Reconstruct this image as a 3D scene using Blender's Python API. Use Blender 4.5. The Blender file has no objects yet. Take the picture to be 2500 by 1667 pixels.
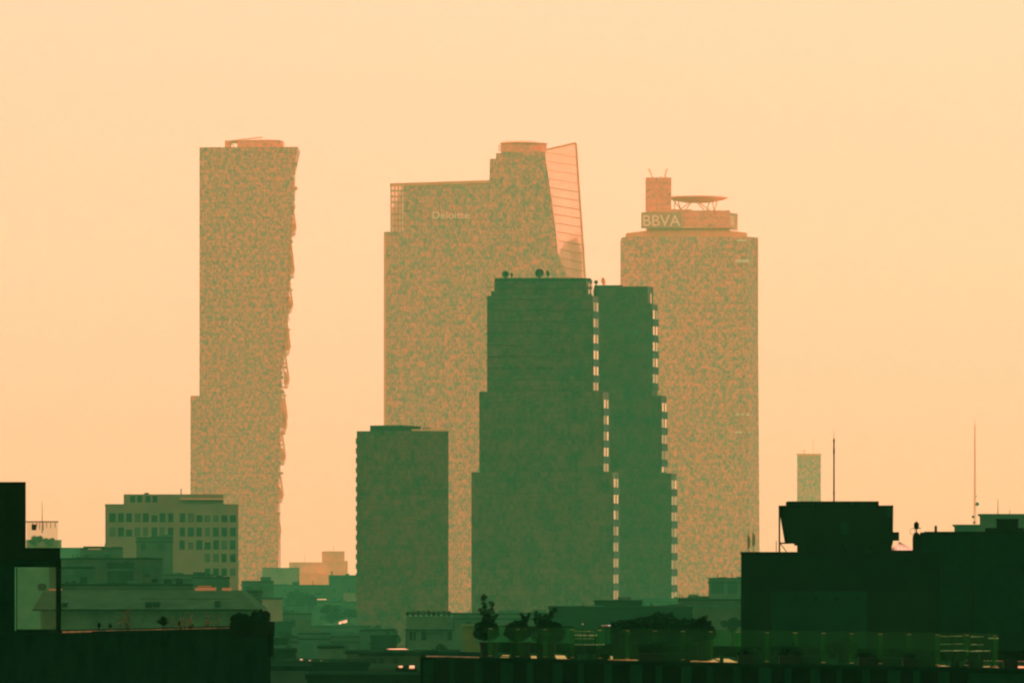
import bpy, math, random
from mathutils import Vector, Matrix
sc = bpy.context.scene
C = sc.collection
R = math.radians
# ------------------------------------------------------------------ camera, sky, sun, exposure
F = 16820.0      # focal length in photo pixels (telephoto, about 8.5 degrees)
HC = 28.0        # camera height: a roof terrace, metres
HY = 1400.0      # photo row of the horizon
cd = bpy.data.cameras.new('camera'); cam = bpy.data.objects.new('camera', cd); C.objects.link(cam); sc.camera = cam
cam.location = (0, 0, HC); cam.rotation_euler = (R(90), 0, 0)
cd.sensor_width = 36; cd.lens = 36*F/2500; cd.shift_y = (HY-833.5)/2500; cd.clip_start = 1; cd.clip_end = 40000
SE, SA = R(42), R(22)
w = bpy.data.worlds.new('World'); sc.world = w; w.use_nodes = True; nt = w.node_tree
bg = nt.nodes['Background']
sk = nt.nodes.new('ShaderNodeTexSky'); sk.sky_type = 'NISHITA'; sk.sun_disc = False
sk.sun_elevation = SE; sk.sun_rotation = SA; sk.dust_density = 6; sk.air_density = 1; sk.ozone_density = 0
m1 = nt.nodes.new('ShaderNodeMix'); m1.data_type = 'RGBA'; m1.blend_type = 'MULTIPLY'; m1.inputs[0].default_value = 1
m1.inputs[7].default_value = (1.0, .45, .23, 1)
m2 = nt.nodes.new('ShaderNodeMix'); m2.data_type = 'RGBA'; m2.inputs[0].default_value = .72
tcw = nt.nodes.new('ShaderNodeTexCoord'); sxw = nt.nodes.new('ShaderNodeSeparateXYZ'); mrw = nt.nodes.new('ShaderNodeMapRange'); smog = nt.nodes.new('ShaderNodeMix'); smog.data_type = 'RGBA'
mrw.inputs[1].default_value = -.01; mrw.inputs[2].default_value = .10                      # smog: denser and more orange towards the horizon
smog.inputs[6].default_value = (.76/.12, .335/.12, .155/.12, 1); smog.inputs[7].default_value = (.76/.12, .402/.12, .285/.12, 1)
nt.links.new(tcw.outputs['Generated'], sxw.inputs[0]); nt.links.new(sxw.outputs[2], mrw.inputs[0]); nt.links.new(mrw.outputs[0], smog.inputs[0]); nt.links.new(smog.outputs[2], m2.inputs[7])
nt.links.new(sk.outputs[0], m1.inputs[6]); nt.links.new(m1.outputs[2], m2.inputs[6]); nt.links.new(m2.outputs[2], bg.inputs[0])
bg.inputs[1].default_value = .12
ld = bpy.data.lights.new('sun', 'SUN'); ld.energy = 2.7; ld.angle = R(.5); ld.color = (1, .9, .76)
lo = bpy.data.objects.new('sun', ld); C.objects.link(lo)
sd = Vector((math.sin(SA)*math.cos(SE), math.cos(SA)*math.cos(SE), math.sin(SE)))
lo.rotation_euler = sd.to_track_quat('Z', 'Y').to_euler(); lo.location = (0, 0, 500)
sc.view_settings.view_transform = 'Standard'; sc.view_settings.look = 'None'; sc.view_settings.exposure = .8; sc.view_settings.gamma = 1
sc.cycles.use_denoising = True
sc.cycles.filter_width = 2.2        # a soft telephoto picture
sc.cycles.max_bounces = 8; sc.cycles.volume_bounces = 2; sc.cycles.transparent_max_bounces = 16
sc.cycles.sample_clamp_indirect = 6

# ------------------------------------------------------------------ measures
def PX(px, D): return (px-1250)*D/F
def PZ(py, D): return HC-(py-HY)*D/F

# ------------------------------------------------------------------ materials
def newmat(name):
    m = bpy.data.materials.new(name); m.use_nodes = True
    return m, m.node_tree, m.node_tree.nodes['Principled BSDF']
def mat(name, a, b=None, scale=.4, rough=.8, metal=0, spec=.2, detail=5, stretch=(1, 1, 1)):
    m, t, p = newmat(name)
    p.inputs['Roughness'].default_value = rough; p.inputs['Metallic'].default_value = metal
    p.inputs['Specular IOR Level'].default_value = spec
    b = b or tuple(c*.6 for c in a)
    tc = t.nodes.new('ShaderNodeTexCoord'); mp = t.nodes.new('ShaderNodeMapping'); mp.inputs['Scale'].default_value = stretch
    n = t.nodes.new('ShaderNodeTexNoise'); n.inputs['Scale'].default_value = scale; n.inputs['Detail'].default_value = detail; n.inputs['Roughness'].default_value = .65
    r = t.nodes.new('ShaderNodeValToRGB'); e = r.color_ramp.elements
    e[0].position = .36; e[1].position = .64; e[0].color = (*a, 1); e[1].color = (*b, 1)
    t.links.new(tc.outputs['Object'], mp.inputs[0]); t.links.new(mp.outputs[0], n.inputs['Vector'])
    t.links.new(n.outputs[0], r.inputs[0]); t.links.new(r.outputs[0], p.inputs['Base Color'])
    return m
def facade(name, a, b, bay=1.5, floor=4.0, blotch=.05, line=(.1, .1, .08), lw=.16, bias=0.0, rough=.6, spec=.15, off=0.0):
    """curtain wall: glazed cells of two tints mixed at random and in patches, spandrel line at every floor"""
    m, t, p = newmat(name); L = t.links.new; N = t.nodes.new
    p.inputs['Roughness'].default_value = rough; p.inputs['Specular IOR Level'].default_value = spec
    tc = N('ShaderNodeTexCoord'); sx = N('ShaderNodeSeparateXYZ'); L(tc.outputs['Object'], sx.inputs[0])
    def M(op, x, y=None, z=None):
        n = N('ShaderNodeMath'); n.operation = op
        for i, v in enumerate((x, y, z)):
            if v is None: continue
            if isinstance(v, (int, float)): n.inputs[i].default_value = v
            else: L(v, n.inputs[i])
        return n.outputs[0]
    u = M('DIVIDE', M('ADD', sx.outputs[0], M('MULTIPLY', sx.outputs[1], .83)), bay); v = M('DIVIDE', sx.outputs[2], floor)
    cb = N('ShaderNodeCombineXYZ'); L(M('FLOOR', u), cb.inputs[0]); L(M('FLOOR', v), cb.inputs[1])
    wn = N('ShaderNodeTexWhiteNoise'); L(cb.outputs[0], wn.inputs[0])
    ns = N('ShaderNodeTexNoise'); ns.inputs['Scale'].default_value = blotch; ns.inputs['Detail'].default_value = 8; ns.inputs['Roughness'].default_value = .74
    va = N('ShaderNodeVectorMath'); va.operation = 'ADD'; va.inputs[1].default_value = (off, off, off); L(tc.outputs['Object'], va.inputs[0]); L(va.outputs[0], ns.inputs['Vector'])
    n2 = N('ShaderNodeTexNoise'); n2.inputs['Scale'].default_value = blotch*6; n2.inputs['Detail'].default_value = 4; n2.inputs['Roughness'].default_value = .8; L(va.outputs[0], n2.inputs['Vector'])
    f = M('ADD', M('MULTIPLY', M('SUBTRACT', ns.outputs[0], .5), 3.0), M('MULTIPLY', M('SUBTRACT', wn.outputs[0], .5), .55))
    f = M('ADD', f, M('MULTIPLY', M('SUBTRACT', n2.outputs[0], .5), 2.8))
    f = M('ADD', f, .46+bias); c = N('ShaderNodeClamp'); L(f, c.inputs[0])
    mx = N('ShaderNodeMix'); mx.data_type = 'RGBA'; L(c.outputs[0], mx.inputs[0]); mx.inputs[6].default_value = (*a, 1); mx.inputs[7].default_value = (*b, 1)
    ln = M('LESS_THAN', M('FRACT', v), lw)
    my = N('ShaderNodeMix'); my.data_type = 'RGBA'; L(M('MULTIPLY', ln, .25), my.inputs[0]); L(mx.outputs[2], my.inputs[6]); my.inputs[7].default_value = (*line, 1)
    l3 = M('LESS_THAN', M('FRACT', M('DIVIDE', v, 3.0)), .22)                # slab line every third row of panes
    mw = N('ShaderNodeMix'); mw.data_type = 'RGBA'; L(M('MULTIPLY', l3, .13), mw.inputs[0]); L(my.outputs[2], mw.inputs[6]); mw.inputs[7].default_value = (*line, 1)
    L(mw.outputs[2], p.inputs['Base Color'])
    return m
def glass(name, tint, dust, k):
    """a dusty pane: mostly clear, a little scattering, a soft reflection"""
    m, t, p = newmat(name); N = t.nodes.new; L = t.links.new
    out = t.nodes['Material Output']
    tr = N('ShaderNodeBsdfTransparent'); tr.inputs[0].default_value = (*tint, 1)
    tl = N('ShaderNodeBsdfTranslucent'); tl.inputs[0].default_value = (*dust, 1)
    df = N('ShaderNodeBsdfDiffuse'); df.inputs[0].default_value = (*dust, 1)
    gl = N('ShaderNodeBsdfGlossy'); gl.inputs['Roughness'].default_value = .12; gl.inputs[0].default_value = (.5, .6, .5, 1)
    ns = N('ShaderNodeTexNoise'); ns.inputs['Scale'].default_value = 2.5; ns.inputs['Detail'].default_value = 5
    mp = N('ShaderNodeMapRange'); mp.inputs[3].default_value = k*.5; mp.inputs[4].default_value = k*1.5; L(ns.outputs[0], mp.inputs[0])
    a = N('ShaderNodeMixShader'); L(tl.outputs[0], a.inputs[1]); L(df.outputs[0], a.inputs[2])
    b = N('ShaderNodeMixShader'); L(mp.outputs[0], b.inputs[0]); L(tr.outputs[0], b.inputs[1]); L(a.outputs[0], b.inputs[2])
    c = N('ShaderNodeMixShader'); c.inputs[0].default_value = .015; L(b.outputs[0], c.inputs[1]); L(gl.outputs[0], c.inputs[2])
    L(c.outputs[0], out.inputs[0])
    return m
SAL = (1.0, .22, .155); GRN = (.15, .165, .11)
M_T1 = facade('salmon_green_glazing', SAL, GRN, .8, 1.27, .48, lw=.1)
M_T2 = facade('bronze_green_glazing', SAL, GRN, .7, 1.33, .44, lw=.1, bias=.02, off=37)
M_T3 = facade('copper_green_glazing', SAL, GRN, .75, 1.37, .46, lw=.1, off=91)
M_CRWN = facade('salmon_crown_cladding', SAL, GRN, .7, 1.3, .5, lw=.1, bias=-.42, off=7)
M_SALM = mat('salmon_cladding_and_glare', (.95, .26, .13), (.75, .23, .12), .15, rough=.7)
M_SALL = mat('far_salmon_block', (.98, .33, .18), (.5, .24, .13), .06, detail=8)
M_MID = facade('dark_green_glazing', (.085, .036, .024), (.002, .020, .007), .9, 1.4, .26, line=(.004, .016, .007), lw=.1)
M_MID2 = facade('deep_green_glazing', (.065, .028, .018), (.001, .015, .005), .9, 1.4, .26, line=(.003, .012, .006), lw=.1, off=50)
M_MIDB = mat('dark_concrete_band', (.006, .02, .009), (.003, .012, .005), .5)
M_B4 = facade('olive_green_glazing', (.100, .046, .028), (.004, .034, .014), .8, 1.2, .28, line=(.01, .03, .012), lw=.15, off=13)
M_MIRR = mat('bright_corner_glass', (.90, .76, .62), (.8, .66, .52), 1.0, rough=.15, metal=1, spec=.5)
M_MIRR2 = mat('dimmer_corner_glass', (.70, .56, .42), (.5, .42, .30), .6, rough=.3, metal=1, spec=.5)  # this and the next: weaker reflections painted into the glass colour
M_MIRR3 = mat('dimmest_corner_glass', (.42, .36, .25), (.30, .28, .18), .6, rough=.4, metal=1, spec=.5)
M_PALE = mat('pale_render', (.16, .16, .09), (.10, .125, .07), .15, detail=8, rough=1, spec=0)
M_WIN = mat('dark_window', (.004, .028, .013), (.002, .018, .008), 1.0, rough=.8, spec=.05)
M_LOW = mat('weathered_green_render', (.032, .058, .028), (.010, .036, .018), .25, detail=8, rough=1, spec=.02)
M_LOWD = mat('dark_render', (.004, .020, .009), (.002, .012, .006), .3, rough=1, spec=0)
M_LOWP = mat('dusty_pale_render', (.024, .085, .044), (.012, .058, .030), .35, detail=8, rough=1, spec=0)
M_OCH = mat('ochre_render', (.075, .17, .05), (.04, .12, .04), .7, detail=8, rough=1, spec=0)
M_ROOF = mat('dark_roofing', (.003, .014, .006), (.0015, .009, .004), 1.0, rough=1, spec=0)
M_HROOF = mat('green_tile_roof', (.016, .044, .019), (.008, .026, .012), .6, rough=1, spec=0)
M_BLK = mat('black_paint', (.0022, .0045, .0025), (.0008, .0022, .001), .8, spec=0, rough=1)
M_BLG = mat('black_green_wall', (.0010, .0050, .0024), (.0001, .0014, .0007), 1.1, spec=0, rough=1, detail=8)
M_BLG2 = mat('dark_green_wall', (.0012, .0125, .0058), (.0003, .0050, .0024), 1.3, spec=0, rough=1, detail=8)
M_PIL = mat('green_pilaster', (.002, .030, .011), (.001, .015, .006), .9, spec=0, rough=1, detail=8, stretch=(1, 1, .3))
M_METAL = mat('bright_metal', (.45, .34, .20), (.10, .10, .05), 5, rough=.4, metal=.0, spec=.6)
M_GOLD = mat('sunlit_edge_metal', (.40, .25, .10), (.06, .07, .03), 1.2, rough=.6, detail=8)  # for the clips, and for roof edges with sunlight painted in
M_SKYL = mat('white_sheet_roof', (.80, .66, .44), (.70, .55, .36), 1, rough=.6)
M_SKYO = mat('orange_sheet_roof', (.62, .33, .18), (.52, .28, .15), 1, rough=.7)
M_SUNPATCH = mat('painted_sunlit_floor', (.60, .24, .09), (.50, .20, .075), 2, rough=.8)  # orange stands in for sunlight on the terrace floor
M_LEAF = mat('dark_leaves', (.0015, .012, .004), (.0006, .007, .0025), 3, rough=1, spec=0)
M_LEAF2 = mat('hazy_leaves', (.008, .028, .010), (.003, .018, .007), .5, rough=1, spec=0)
M_BARK = mat('bark', (.01, .012, .006), None, 6)
M_POT = mat('dark_planter', (.003, .012, .005), (.0015, .007, .003), 3, spec=.1)
M_FLOW = mat('dry_flower_heads', (.16, .14, .04), (.05, .09, .025), 5)
M_GROUND = mat('ground_soil', (.06, .065, .045), (.04, .05, .03), .01)
M_FIN = glass('glass_screen', (1, .89, .80), (1, .60, .47), .68)
M_GLS = glass('dusty_green_glass', (.70, .92, .76), (.03, .16, .05), .05)
M_GLSP = glass('dusty_clear_glass', (.90, .88, .84), (.03, .16, .07), .04)
M_PANEL = mat('green_wall_panel', (.002, .019, .009), (.001, .010, .005), .5, spec=0, rough=1, detail=8)
M_LET = mat('pale_sign_letters', (1, .60, .42), (.97, .55, .38), 1)
M_SIGN = mat('dark_sign_board', (.40, .20, .13), (.62, .22, .14), .3)
M_VILLA = mat('pale_green_render', (.045, .14, .065), (.025, .09, .045), .5, rough=1, spec=0)
M_PINK = mat('pink_glass_roof', (.85, .46, .30), (.75, .40, .26), 3, rough=.4)

# ------------------------------------------------------------------ mesh builder
class MB:
    def __init__(s): s.v = []; s.f = []
    def add(s, vs, fs):
        n = len(s.v); s.v += [tuple(v) for v in vs]; s.f += [tuple(i+n for i in f) for f in fs]; return s
    def box(s, x0, x1, y0, y1, z0, z1):
        return s.prism([(x0, y0), (x1, y0), (x1, y1), (x0, y1)], z0, z1)
    def prism(s, pts, z0, z1, top=None):
        """plan polygon (counter-clockwise) from z0 to z1; top = other plan for a taper"""
        n = len(pts); t = top or pts
        vs = [(x, y, z0) for x, y in pts]+[(x, y, z1) for x, y in t]
        return s.add(vs, [tuple(range(n-1, -1, -1)), tuple(range(n, 2*n))]+[(i, (i+1) % n, n+(i+1) % n, n+i) for i in range(n)])
    def front(s, xz, y0, y1):
        """elevation polygon (x,z) given depth y0..y1"""
        n = len(xz); vs = [(x, y0, z) for x, z in xz]+[(x, y1, z) for x, z in xz]
        return s.add(vs, [tuple(range(n)), tuple(range(2*n-1, n-1, -1))]+[((i+1) % n, i, n+i, n+(i+1) % n) for i in range(n)])
    def tube(s, a, b, r, r2=None, n=6):
        a = Vector(a); b = Vector(b); d = (b-a).normalized(); r2 = r if r2 is None else r2
        u = d.cross(Vector((0, 0, 1)) if abs(d.z) < .9 else Vector((1, 0, 0))).normalized(); v = d.cross(u)
        vs = [a+(u*math.cos(2*math.pi*i/n)+v*math.sin(2*math.pi*i/n))*r for i in range(n)]
        vs += [b+(u*math.cos(2*math.pi*i/n)+v*math.sin(2*math.pi*i/n))*r2 for i in range(n)]
        return s.add(vs, [tuple(range(n-1, -1, -1)), tuple(range(n, 2*n))]+[(i, (i+1) % n, n+(i+1) % n, n+i) for i in range(n)])
    def lathe(s, cx, cy, prof, n=20):
        vs = []; fs = []
        for r, z in prof: vs += [(cx+r*math.cos(2*math.pi*i/n), cy+r*math.sin(2*math.pi*i/n), z) for i in range(n)]
        for k in range(len(prof)-1):
            for i in range(n): fs.append((k*n+i, k*n+(i+1) % n, (k+1)*n+(i+1) % n, (k+1)*n+i))
        m = (len(prof)-1)*n
        fs += [tuple(range(n-1, -1, -1)), tuple(range(m, m+n))]
        return s.add(vs, fs)
    def leaves(s, c, rad, n, size, rng, hollow=.35):
        c = Vector(c)
        for _ in range(n):
            while True:
                q = Vector((rng.uniform(-1, 1), rng.uniform(-1, 1), rng.uniform(-1, 1)))
                if hollow < q.length < 1: break
            p = c+Vector((q.x*rad[0], q.y*rad[1], q.z*rad[2]))
            a = Vector((rng.gauss(0, 1), rng.gauss(0, 1), rng.gauss(0, 1))).normalized(); b = a.orthogonal().normalized()
            b = Matrix.Rotation(rng.uniform(0, 6.28), 3, a) @ b; k = size*rng.uniform(.5, 1.3)
            s.add([p-b*k, p+a.cross(b)*k*.45, p+b*k, p-a.cross(b)*k*.45], [(0, 1, 2, 3)])
        return s
    def build(s, name, m, parent=None, origin=(0, 0, 0), smooth=False):
        if parent is not None: origin = parent['_o']
        me = bpy.data.meshes.new(name); me.from_pydata([(x-origin[0], y-origin[1], z-origin[2]) for x, y, z in s.v], [], s.f)
        me.materials.append(m); me.update()
        if smooth:
            for p in me.polygons: p.use_smooth = True
        o = bpy.data.objects.new(name, me); C.objects.link(o)
        if parent is not None: o.parent = parent.get('_root') or parent if False else parent_of(parent)
        else: o.location = origin
        return o
class Node:
    """a thing (Empty) or a part; keeps the world origin its meshes are relative to"""
    def __init__(s, ob, o): s.ob = ob; s.o = o
    def __getitem__(s, k): return s.o
def parent_of(p): return p.ob
def thing(name, label, cat, o, group=None):
    e = bpy.data.objects.new(name, None); C.objects.link(e); e.location = o; e.empty_display_size = 1
    e['label'] = label; e['category'] = cat
    if group: e['group'] = group
    return Node(e, o)
def part(node, name, mb, m, smooth=False): return Node(mb.build(name, m, node, smooth=smooth), node.o)
def struct(o, kind='structure'): o['kind'] = kind; return o
def copy_tree(o, loc, label=None, parent=None):
    c = o.copy(); C.objects.link(c)
    if parent is not None: c.parent = parent
    if loc is not None: c.location = loc
    if label: c['label'] = label
    for ch in list(o.children): copy_tree(ch, None, None, c)
    return c
def lettering(node, name, s, x, y, z, width, height, m, rz=0, depth=.3):
    cu = bpy.data.curves.new('letters', 'FONT'); cu.body = s; cu.extrude = depth/2; cu.offset = .012
    tmp = bpy.data.objects.new('tmp', cu); C.objects.link(tmp); bpy.context.view_layer.update()
    me = bpy.data.meshes.new_from_object(tmp.evaluated_get(bpy.context.evaluated_depsgraph_get()))
    bpy.data.objects.remove(tmp); bpy.data.curves.remove(cu)
    xs = [v.co.x for v in me.vertices]; ys = [v.co.y for v in me.vertices]
    sx = width/(max(xs)-min(xs)); sy = height/(max(ys)-min(ys)); x0, y0 = min(xs), min(ys)
    rot = Matrix.Rotation(rz, 3, 'Z')
    for v in me.vertices:
        q = rot @ Vector(((v.co.x-x0)*sx, -v.co.z, (v.co.y-y0)*sy)); v.co = (q.x+x-node.o[0], q.y+y-node.o[1], q.z+z-node.o[2])
    me.materials.clear(); me.materials.append(m)
    o = bpy.data.objects.new(name, me); C.objects.link(o); o.parent = node.ob
    return o
def wallbox(b, x0, x1, y, D, dep, ybot=None):
    """box whose front face spans photo columns x0..x1 and rises to row y at distance D"""
    E = D+dep; xa = PX(x0, E) if x0 > 1250 else PX(x0, D); xb = PX(x1, E) if x1 < 1250 else PX(x1, D)   # side walls taper a little towards the back
    return b.prism([(PX(x0, D), D), (PX(x1, D), D), (xb, E), (xa, E)], 0 if ybot is None else PZ(ybot, D), PZ(y, D))

# ------------------------------------------------------------------ ground
struct(MB().add([(-9000, -500, 0), (9000, -500, 0), (9000, 20000, 0), (-9000, 20000, 0)], [(0, 1, 2, 3)]).build('ground', M_GROUND))

# ================================================================== far towers
def base(x0, x1, D, dep): return ((PX(x0, D)+PX(x1, D))/2, D+dep/2, 0)

# --- tower with the folded right edge
D = 3600
t = thing('office_tower', 'tall slender concrete tower with concave jagged right edge and stepped left foot', 'tower', base(465, 727, D, 42))
edge = [(727, 359), (721, 388), (715, 415), (714, 484), (708, 552), (704, 640), (700, 740), (692, 832), (684, 900), (682, 1000), (679, 1100), (677, 1230), (679, 1320), (679, 1387)]
pts = [(487, 360)]+[(487, 966), (465, 966)]
xz = [(PX(x, D), PZ(y, D)) for x, y in pts]+[(PX(465, D), 0), (PX(679, D), 0)]+[(PX(x, D), PZ(y, D)) for x, y in reversed(edge)]
part(t, 'curtain_wall', MB().front(xz, D, D+42), M_T1)
b = MB(); b.front([(PX(x, D), PZ(y, D)) for x, y in [(578, 359.6), (691, 359.6), (691, 344), (680, 341), (640, 340), (578, 342)]], D+4, D+30)
part(t, 'roof_plant_room', b, M_CRWN)
b = MB(); b.box(PX(548, D), PX(561, D), D+5, D+20, PZ(360, D), PZ(342, D)); b.box(PX(561, D), PX(578, D), D+5, D+20, PZ(345, D), PZ(342.5, D))
b.tube((PX(560, D), D+5, PZ(343, D)), (PX(640, D), D+5, PZ(334, D)), .35); b.tube((PX(561, D), D+5, PZ(344, D)), (PX(571, D), D+5, PZ(359, D)), .3)
part(t, 'roof_frame', b, M_SALM)
jr = random.Random(11)
for tx, ty in [(718, 462), (722, 552), (715, 630), (716, 655), (713, 740), (706, 822), (708, 842), (703, 925), (697, 1014), (699, 1034), (695, 1113), (690, 1205), (685, 1298)]:
    tx += jr.uniform(-2, 2); b = MB(); Q = lambda x, y, dy: (PX(x, D), D+dy, PZ(y, D))
    for dy in (3, 20):
        b.tube(Q(tx-9, ty-64, dy), Q(tx, ty, dy), .26); b.tube(Q(tx, ty, dy), Q(tx-5, ty+20, dy), .26)
        b.tube(Q(tx-5, ty+20, dy), Q(tx-15, ty+19, dy), .3); b.tube(Q(tx-14, ty-60, dy), Q(tx-9, ty+18, dy), .2)
        b.tube(Q(tx-5, ty-40, dy), Q(tx-14, ty-40, dy), .25); b.tube(Q(tx-3, ty-15, dy), Q(tx-12, ty-15, dy), .25)
    b.front([(PX(tx-8, D), PZ(ty-22, D)), (PX(tx, D), PZ(ty, D)), (PX(tx-5, D), PZ(ty+12, D)), (PX(tx-12, D), PZ(ty+10, D))], D+6, D+18)
    for _ in range(3):
        yy = ty+jr.uniform(-70, 20); ww = jr.uniform(2, 6); b.box(PX(tx-12, D), PX(tx-4+ww, D), D+4, D+9, PZ(yy+jr.uniform(1, 4), D), PZ(yy, D))
    part(t, 'folded_balcony', b, M_SALM)
def edge_x(y):
    for (xa_, ya_), (xb_, yb_) in zip(edge, edge[1:]):
        if ya_ <= y <= yb_: return xa_+(xb_-xa_)*(y-ya_)/(yb_-ya_)
    return 679
yy = 395
while yy < 1350:
    hh = jr.uniform(3, 11); xe = edge_x(yy)
    part(t, 'edge_balcony', MB().box(PX(xe-4, D), PX(xe+jr.uniform(1, 7 if jr.random() < .4 else 3.5), D), D+jr.uniform(.5, 3), D+jr.uniform(8, 30), PZ(yy+hh, D), PZ(yy, D)), M_T1)
    yy += hh+jr.uniform(3, 12)
for k, y in enumerate((415, 455, 500)): part(t, 'service_ledge', MB().box(PX(713, D), PX(720 if k != 1 else 725, D), D+2, D+12, PZ(y+6, D), PZ(y, D)), M_SALM)

# --- wide tower with glass fin
D = 3500
t = thing('office_tower', 'widest far tower with stepped roof, round crown and slanted glass screen', 'tower', base(941, 1400, D, 40))
front = [(938, 566), (952, 566), (953, 449), (1020, 446), (1195, 441), (1196, 388), (1211, 388), (1211, 374), (1228, 374), (1228, 371), (1330, 371), (1343, 460), (1356, 555), (1362, 620), (1391, 690), (1395, 760)]
xz = [(PX(x, D), PZ(y, D)) for x, y in front]; xz = [(PX(941, D), 0)]+[(PX(941, D), PZ(800, D))]+xz+[(PX(1400, D), 0)]
# lattice corner is open: cut the upper-left corner out of the wall
cut = [(941, 800), (938, 566), (984, 566), (984, 449)]
rest = front[3:]
xz = [(PX(941, D), 0), (PX(1400, D), 0)]+[(PX(x, D), PZ(y, D)) for x, y in reversed(rest)]+[(PX(x, D), PZ(y, D)) for x, y in reversed(cut)]
part(t, 'curtain_wall', MB().front(xz, D, D+36), M_T2)
b = MB()
for x in (953, 962, 971, 979): b.box(PX(x, D), PX(x+3, D), D, D+1, PZ(566, D), PZ(450, D))
for y in (449, 464, 478, 492, 507, 522, 536, 550): b.box(PX(953, D), PX(984, D), D-.3, D+.3, PZ(y+4, D), PZ(y, D))
part(t, 'open_corner_lattice', b, M_T2)
part(t, 'corner_glazing', MB().box(PX(955, D), PX(983, D), D+4, D+4.3, PZ(566, D), PZ(450, D)), M_FIN)
b = MB(); cx = PX(1279, D)
b.lathe(cx, D+14, [(PX(1335, D)-cx, PZ(373, D)), (PX(1335, D)-cx, PZ(350, D))], 28)
part(t, 'crown_drum', b, M_CRWN)
b = MB(); b.lathe(cx, D+14, [(PX(1328, D)-cx, PZ(351.5, D)), (PX(1339, D)-cx, PZ(347, D)), (PX(1332, D)-cx, PZ(343, D))], 28)
for y in (352, 358, 364): b.box(PX(1216, D), PX(1230, D), D+10, D+14, PZ(y+1.6, D), PZ(y, D))
part(t, 'crown_roof', b, M_SALM)
fin = [(1331, 372), (1345, 364), (1406, 349), (1410, 396), (1423, 555), (1429, 676), (1434, 760), (1396, 760), (1391, 690), (1362, 620), (1356, 555), (1343, 460)]
part(t, 'glass_screen', MB().front([(PX(x, D), PZ(y, D)) for x, y in reversed(fin)], D+2, D+2.6), M_FIN)
b = MB()
for k in range(17):
    y = 372+k*21.5; xl = 1332+(y-372)*.145; xr = 1407+(y-350)*.07
    b.tube((PX(xl, D), D+1.4, PZ(y, D)), (PX(xr, D), D+1.4, PZ(y+11, D)), .24 if k > 3 else .15)
part(t, 'screen_rails', b, M_SIGN)
b = MB(); b.tube((PX(1331, D), D+1.6, PZ(366, D)), (PX(1406, D), D+1.6, PZ(349, D)), .5)
b.tube((PX(1406, D), D+1.6, PZ(349, D)), (PX(1434, D), D+1.6, PZ(760, D)), .6); part(t, 'screen_frame', b, M_SALM)
b = MB(); b.front([(PX(x, D), PZ(y, D)) for x, y in [(1385, 760), (1431, 760), (1427, 600), (1416, 562), (1384, 575), (1400, 640)]], D+6, D+30)
part(t, 'stair_core', b, M_T2)
lettering(t, 'sign_lettering', 'Deloitte', PX(1056, D), D-.25, PZ(534, D), PX(1146, D)-PX(1056, D), 3.6, M_LET)
part(t, 'parapet', MB().front([(PX(x, D), PZ(y, D)) for x, y in [(952, 456), (1196, 447), (1196, 440), (952, 448)]], D-.6, D-.02), M_SALM)
part(t, 'painted_edge_glare', MB().box(PX(937, D), PX(943, D), D-.5, D-.03, 0, PZ(566, D)), M_SALM)  # salmon strip: glare along the left edge, put into colour

# --- tower with sign band and helipad
D = 3700
t = thing('office_tower', 'broad far tower with sign band, square shaft and round helipad on top', 'tower', base(1518, 1857, D, 50))
def oct_(x0, x1, D0, dep, ch): return [(PX(x0, D), D0+ch), (PX(x0+26, D), D0), (PX(x1-26, D), D0), (PX(x1, D), D0+ch), (PX(x1, D), D0+dep), (PX(x0, D), D0+dep)]
b = MB(); b.prism(oct_(1518, 1857, D, 50, 9), 0, PZ(578, D), oct_(1518, 1851, D, 50, 9)); part(t, 'curtain_wall', b, M_T3)
b = MB(); b.front([(PX(x, D), PZ(y, D)) for x, y in [(1529, 578), (1825, 578), (1825, 567), (1785, 562), (1578, 562), (1529, 568)]], D+6, D+40); part(t, 'roof_shoulder', b, M_SALM)
part(t, 'painted_edge_glare', MB().box(PX(1848.5, D), PX(1852.5, D), D+8.6, D+12, PZ(1300, D), PZ(578, D)), M_SALM)  # salmon strip paints the glare on the right edge
b = MB(); b.box(PX(1580, D), PX(1783, D), D+8, D+34, PZ(562, D), PZ(512, D)); part(t, 'upper_storey', b, M_CRWN)
b = MB(); b.box(PX(1566, D), PX(1664, D), D+2, D+7, PZ(556, D), PZ(518, D)); part(t, 'sign_panel', b, M_SIGN)
b = MB(); b.prism([(PX(1783, D), D+3), (PX(1803, D), D+14), (PX(1803, D), D+19), (PX(1783, D), D+8)], PZ(559, D), PZ(519, D)); part(t, 'sign_panel', b, M_SIGN)
b = MB(); b.box(PX(1664, D), PX(1783, D), D+3, D+7.9, PZ(556, D), PZ(514, D)); part(t, 'sign_band', b, M_CRWN)
lettering(t, 'sign_lettering', 'BBVA', PX(1570, D), D+1.7, PZ(552, D), PX(1662, D)-PX(1570, D), 6.0, M_LET)
lettering(t, 'sign_lettering', 'BBVA', PX(1784, D), D+3.0, PZ(554, D), 5.6, 6.0, M_LET, rz=math.atan2(11, PX(1803, D)-PX(1783, D)))
b = MB(); b.box(PX(1578, D), PX(1640, D), D+10, D+24, PZ(513, D), PZ(431, D)); part(t, 'lift_shaft', b, M_CRWN)
b = MB()
for xa, xb in ((1584, 1595), (1588, 1594), (1631, 1624), (1628, 1623)):
    b.tube((PX(xa, D), D+14, PZ(409, D)), (PX(xb, D), D+14, PZ(431, D)), .16, .2, 5)
for x in (1592, 1600, 1606, 1613, 1620, 1627): b.box(PX(x, D), PX(x+4, D), D+13, D+15, PZ(431.5, D), PZ(431-(x % 5), D))
b.tube((PX(1583, D), D+14, PZ(409, D)), (PX(1589, D), D+14, PZ(411, D)), .2); b.tube((PX(1632, D), D+14, PZ(409, D)), (PX(1627, D), D+14, PZ(411, D)), .2)
part(t, 'antennas', b, M_SALM)
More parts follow.
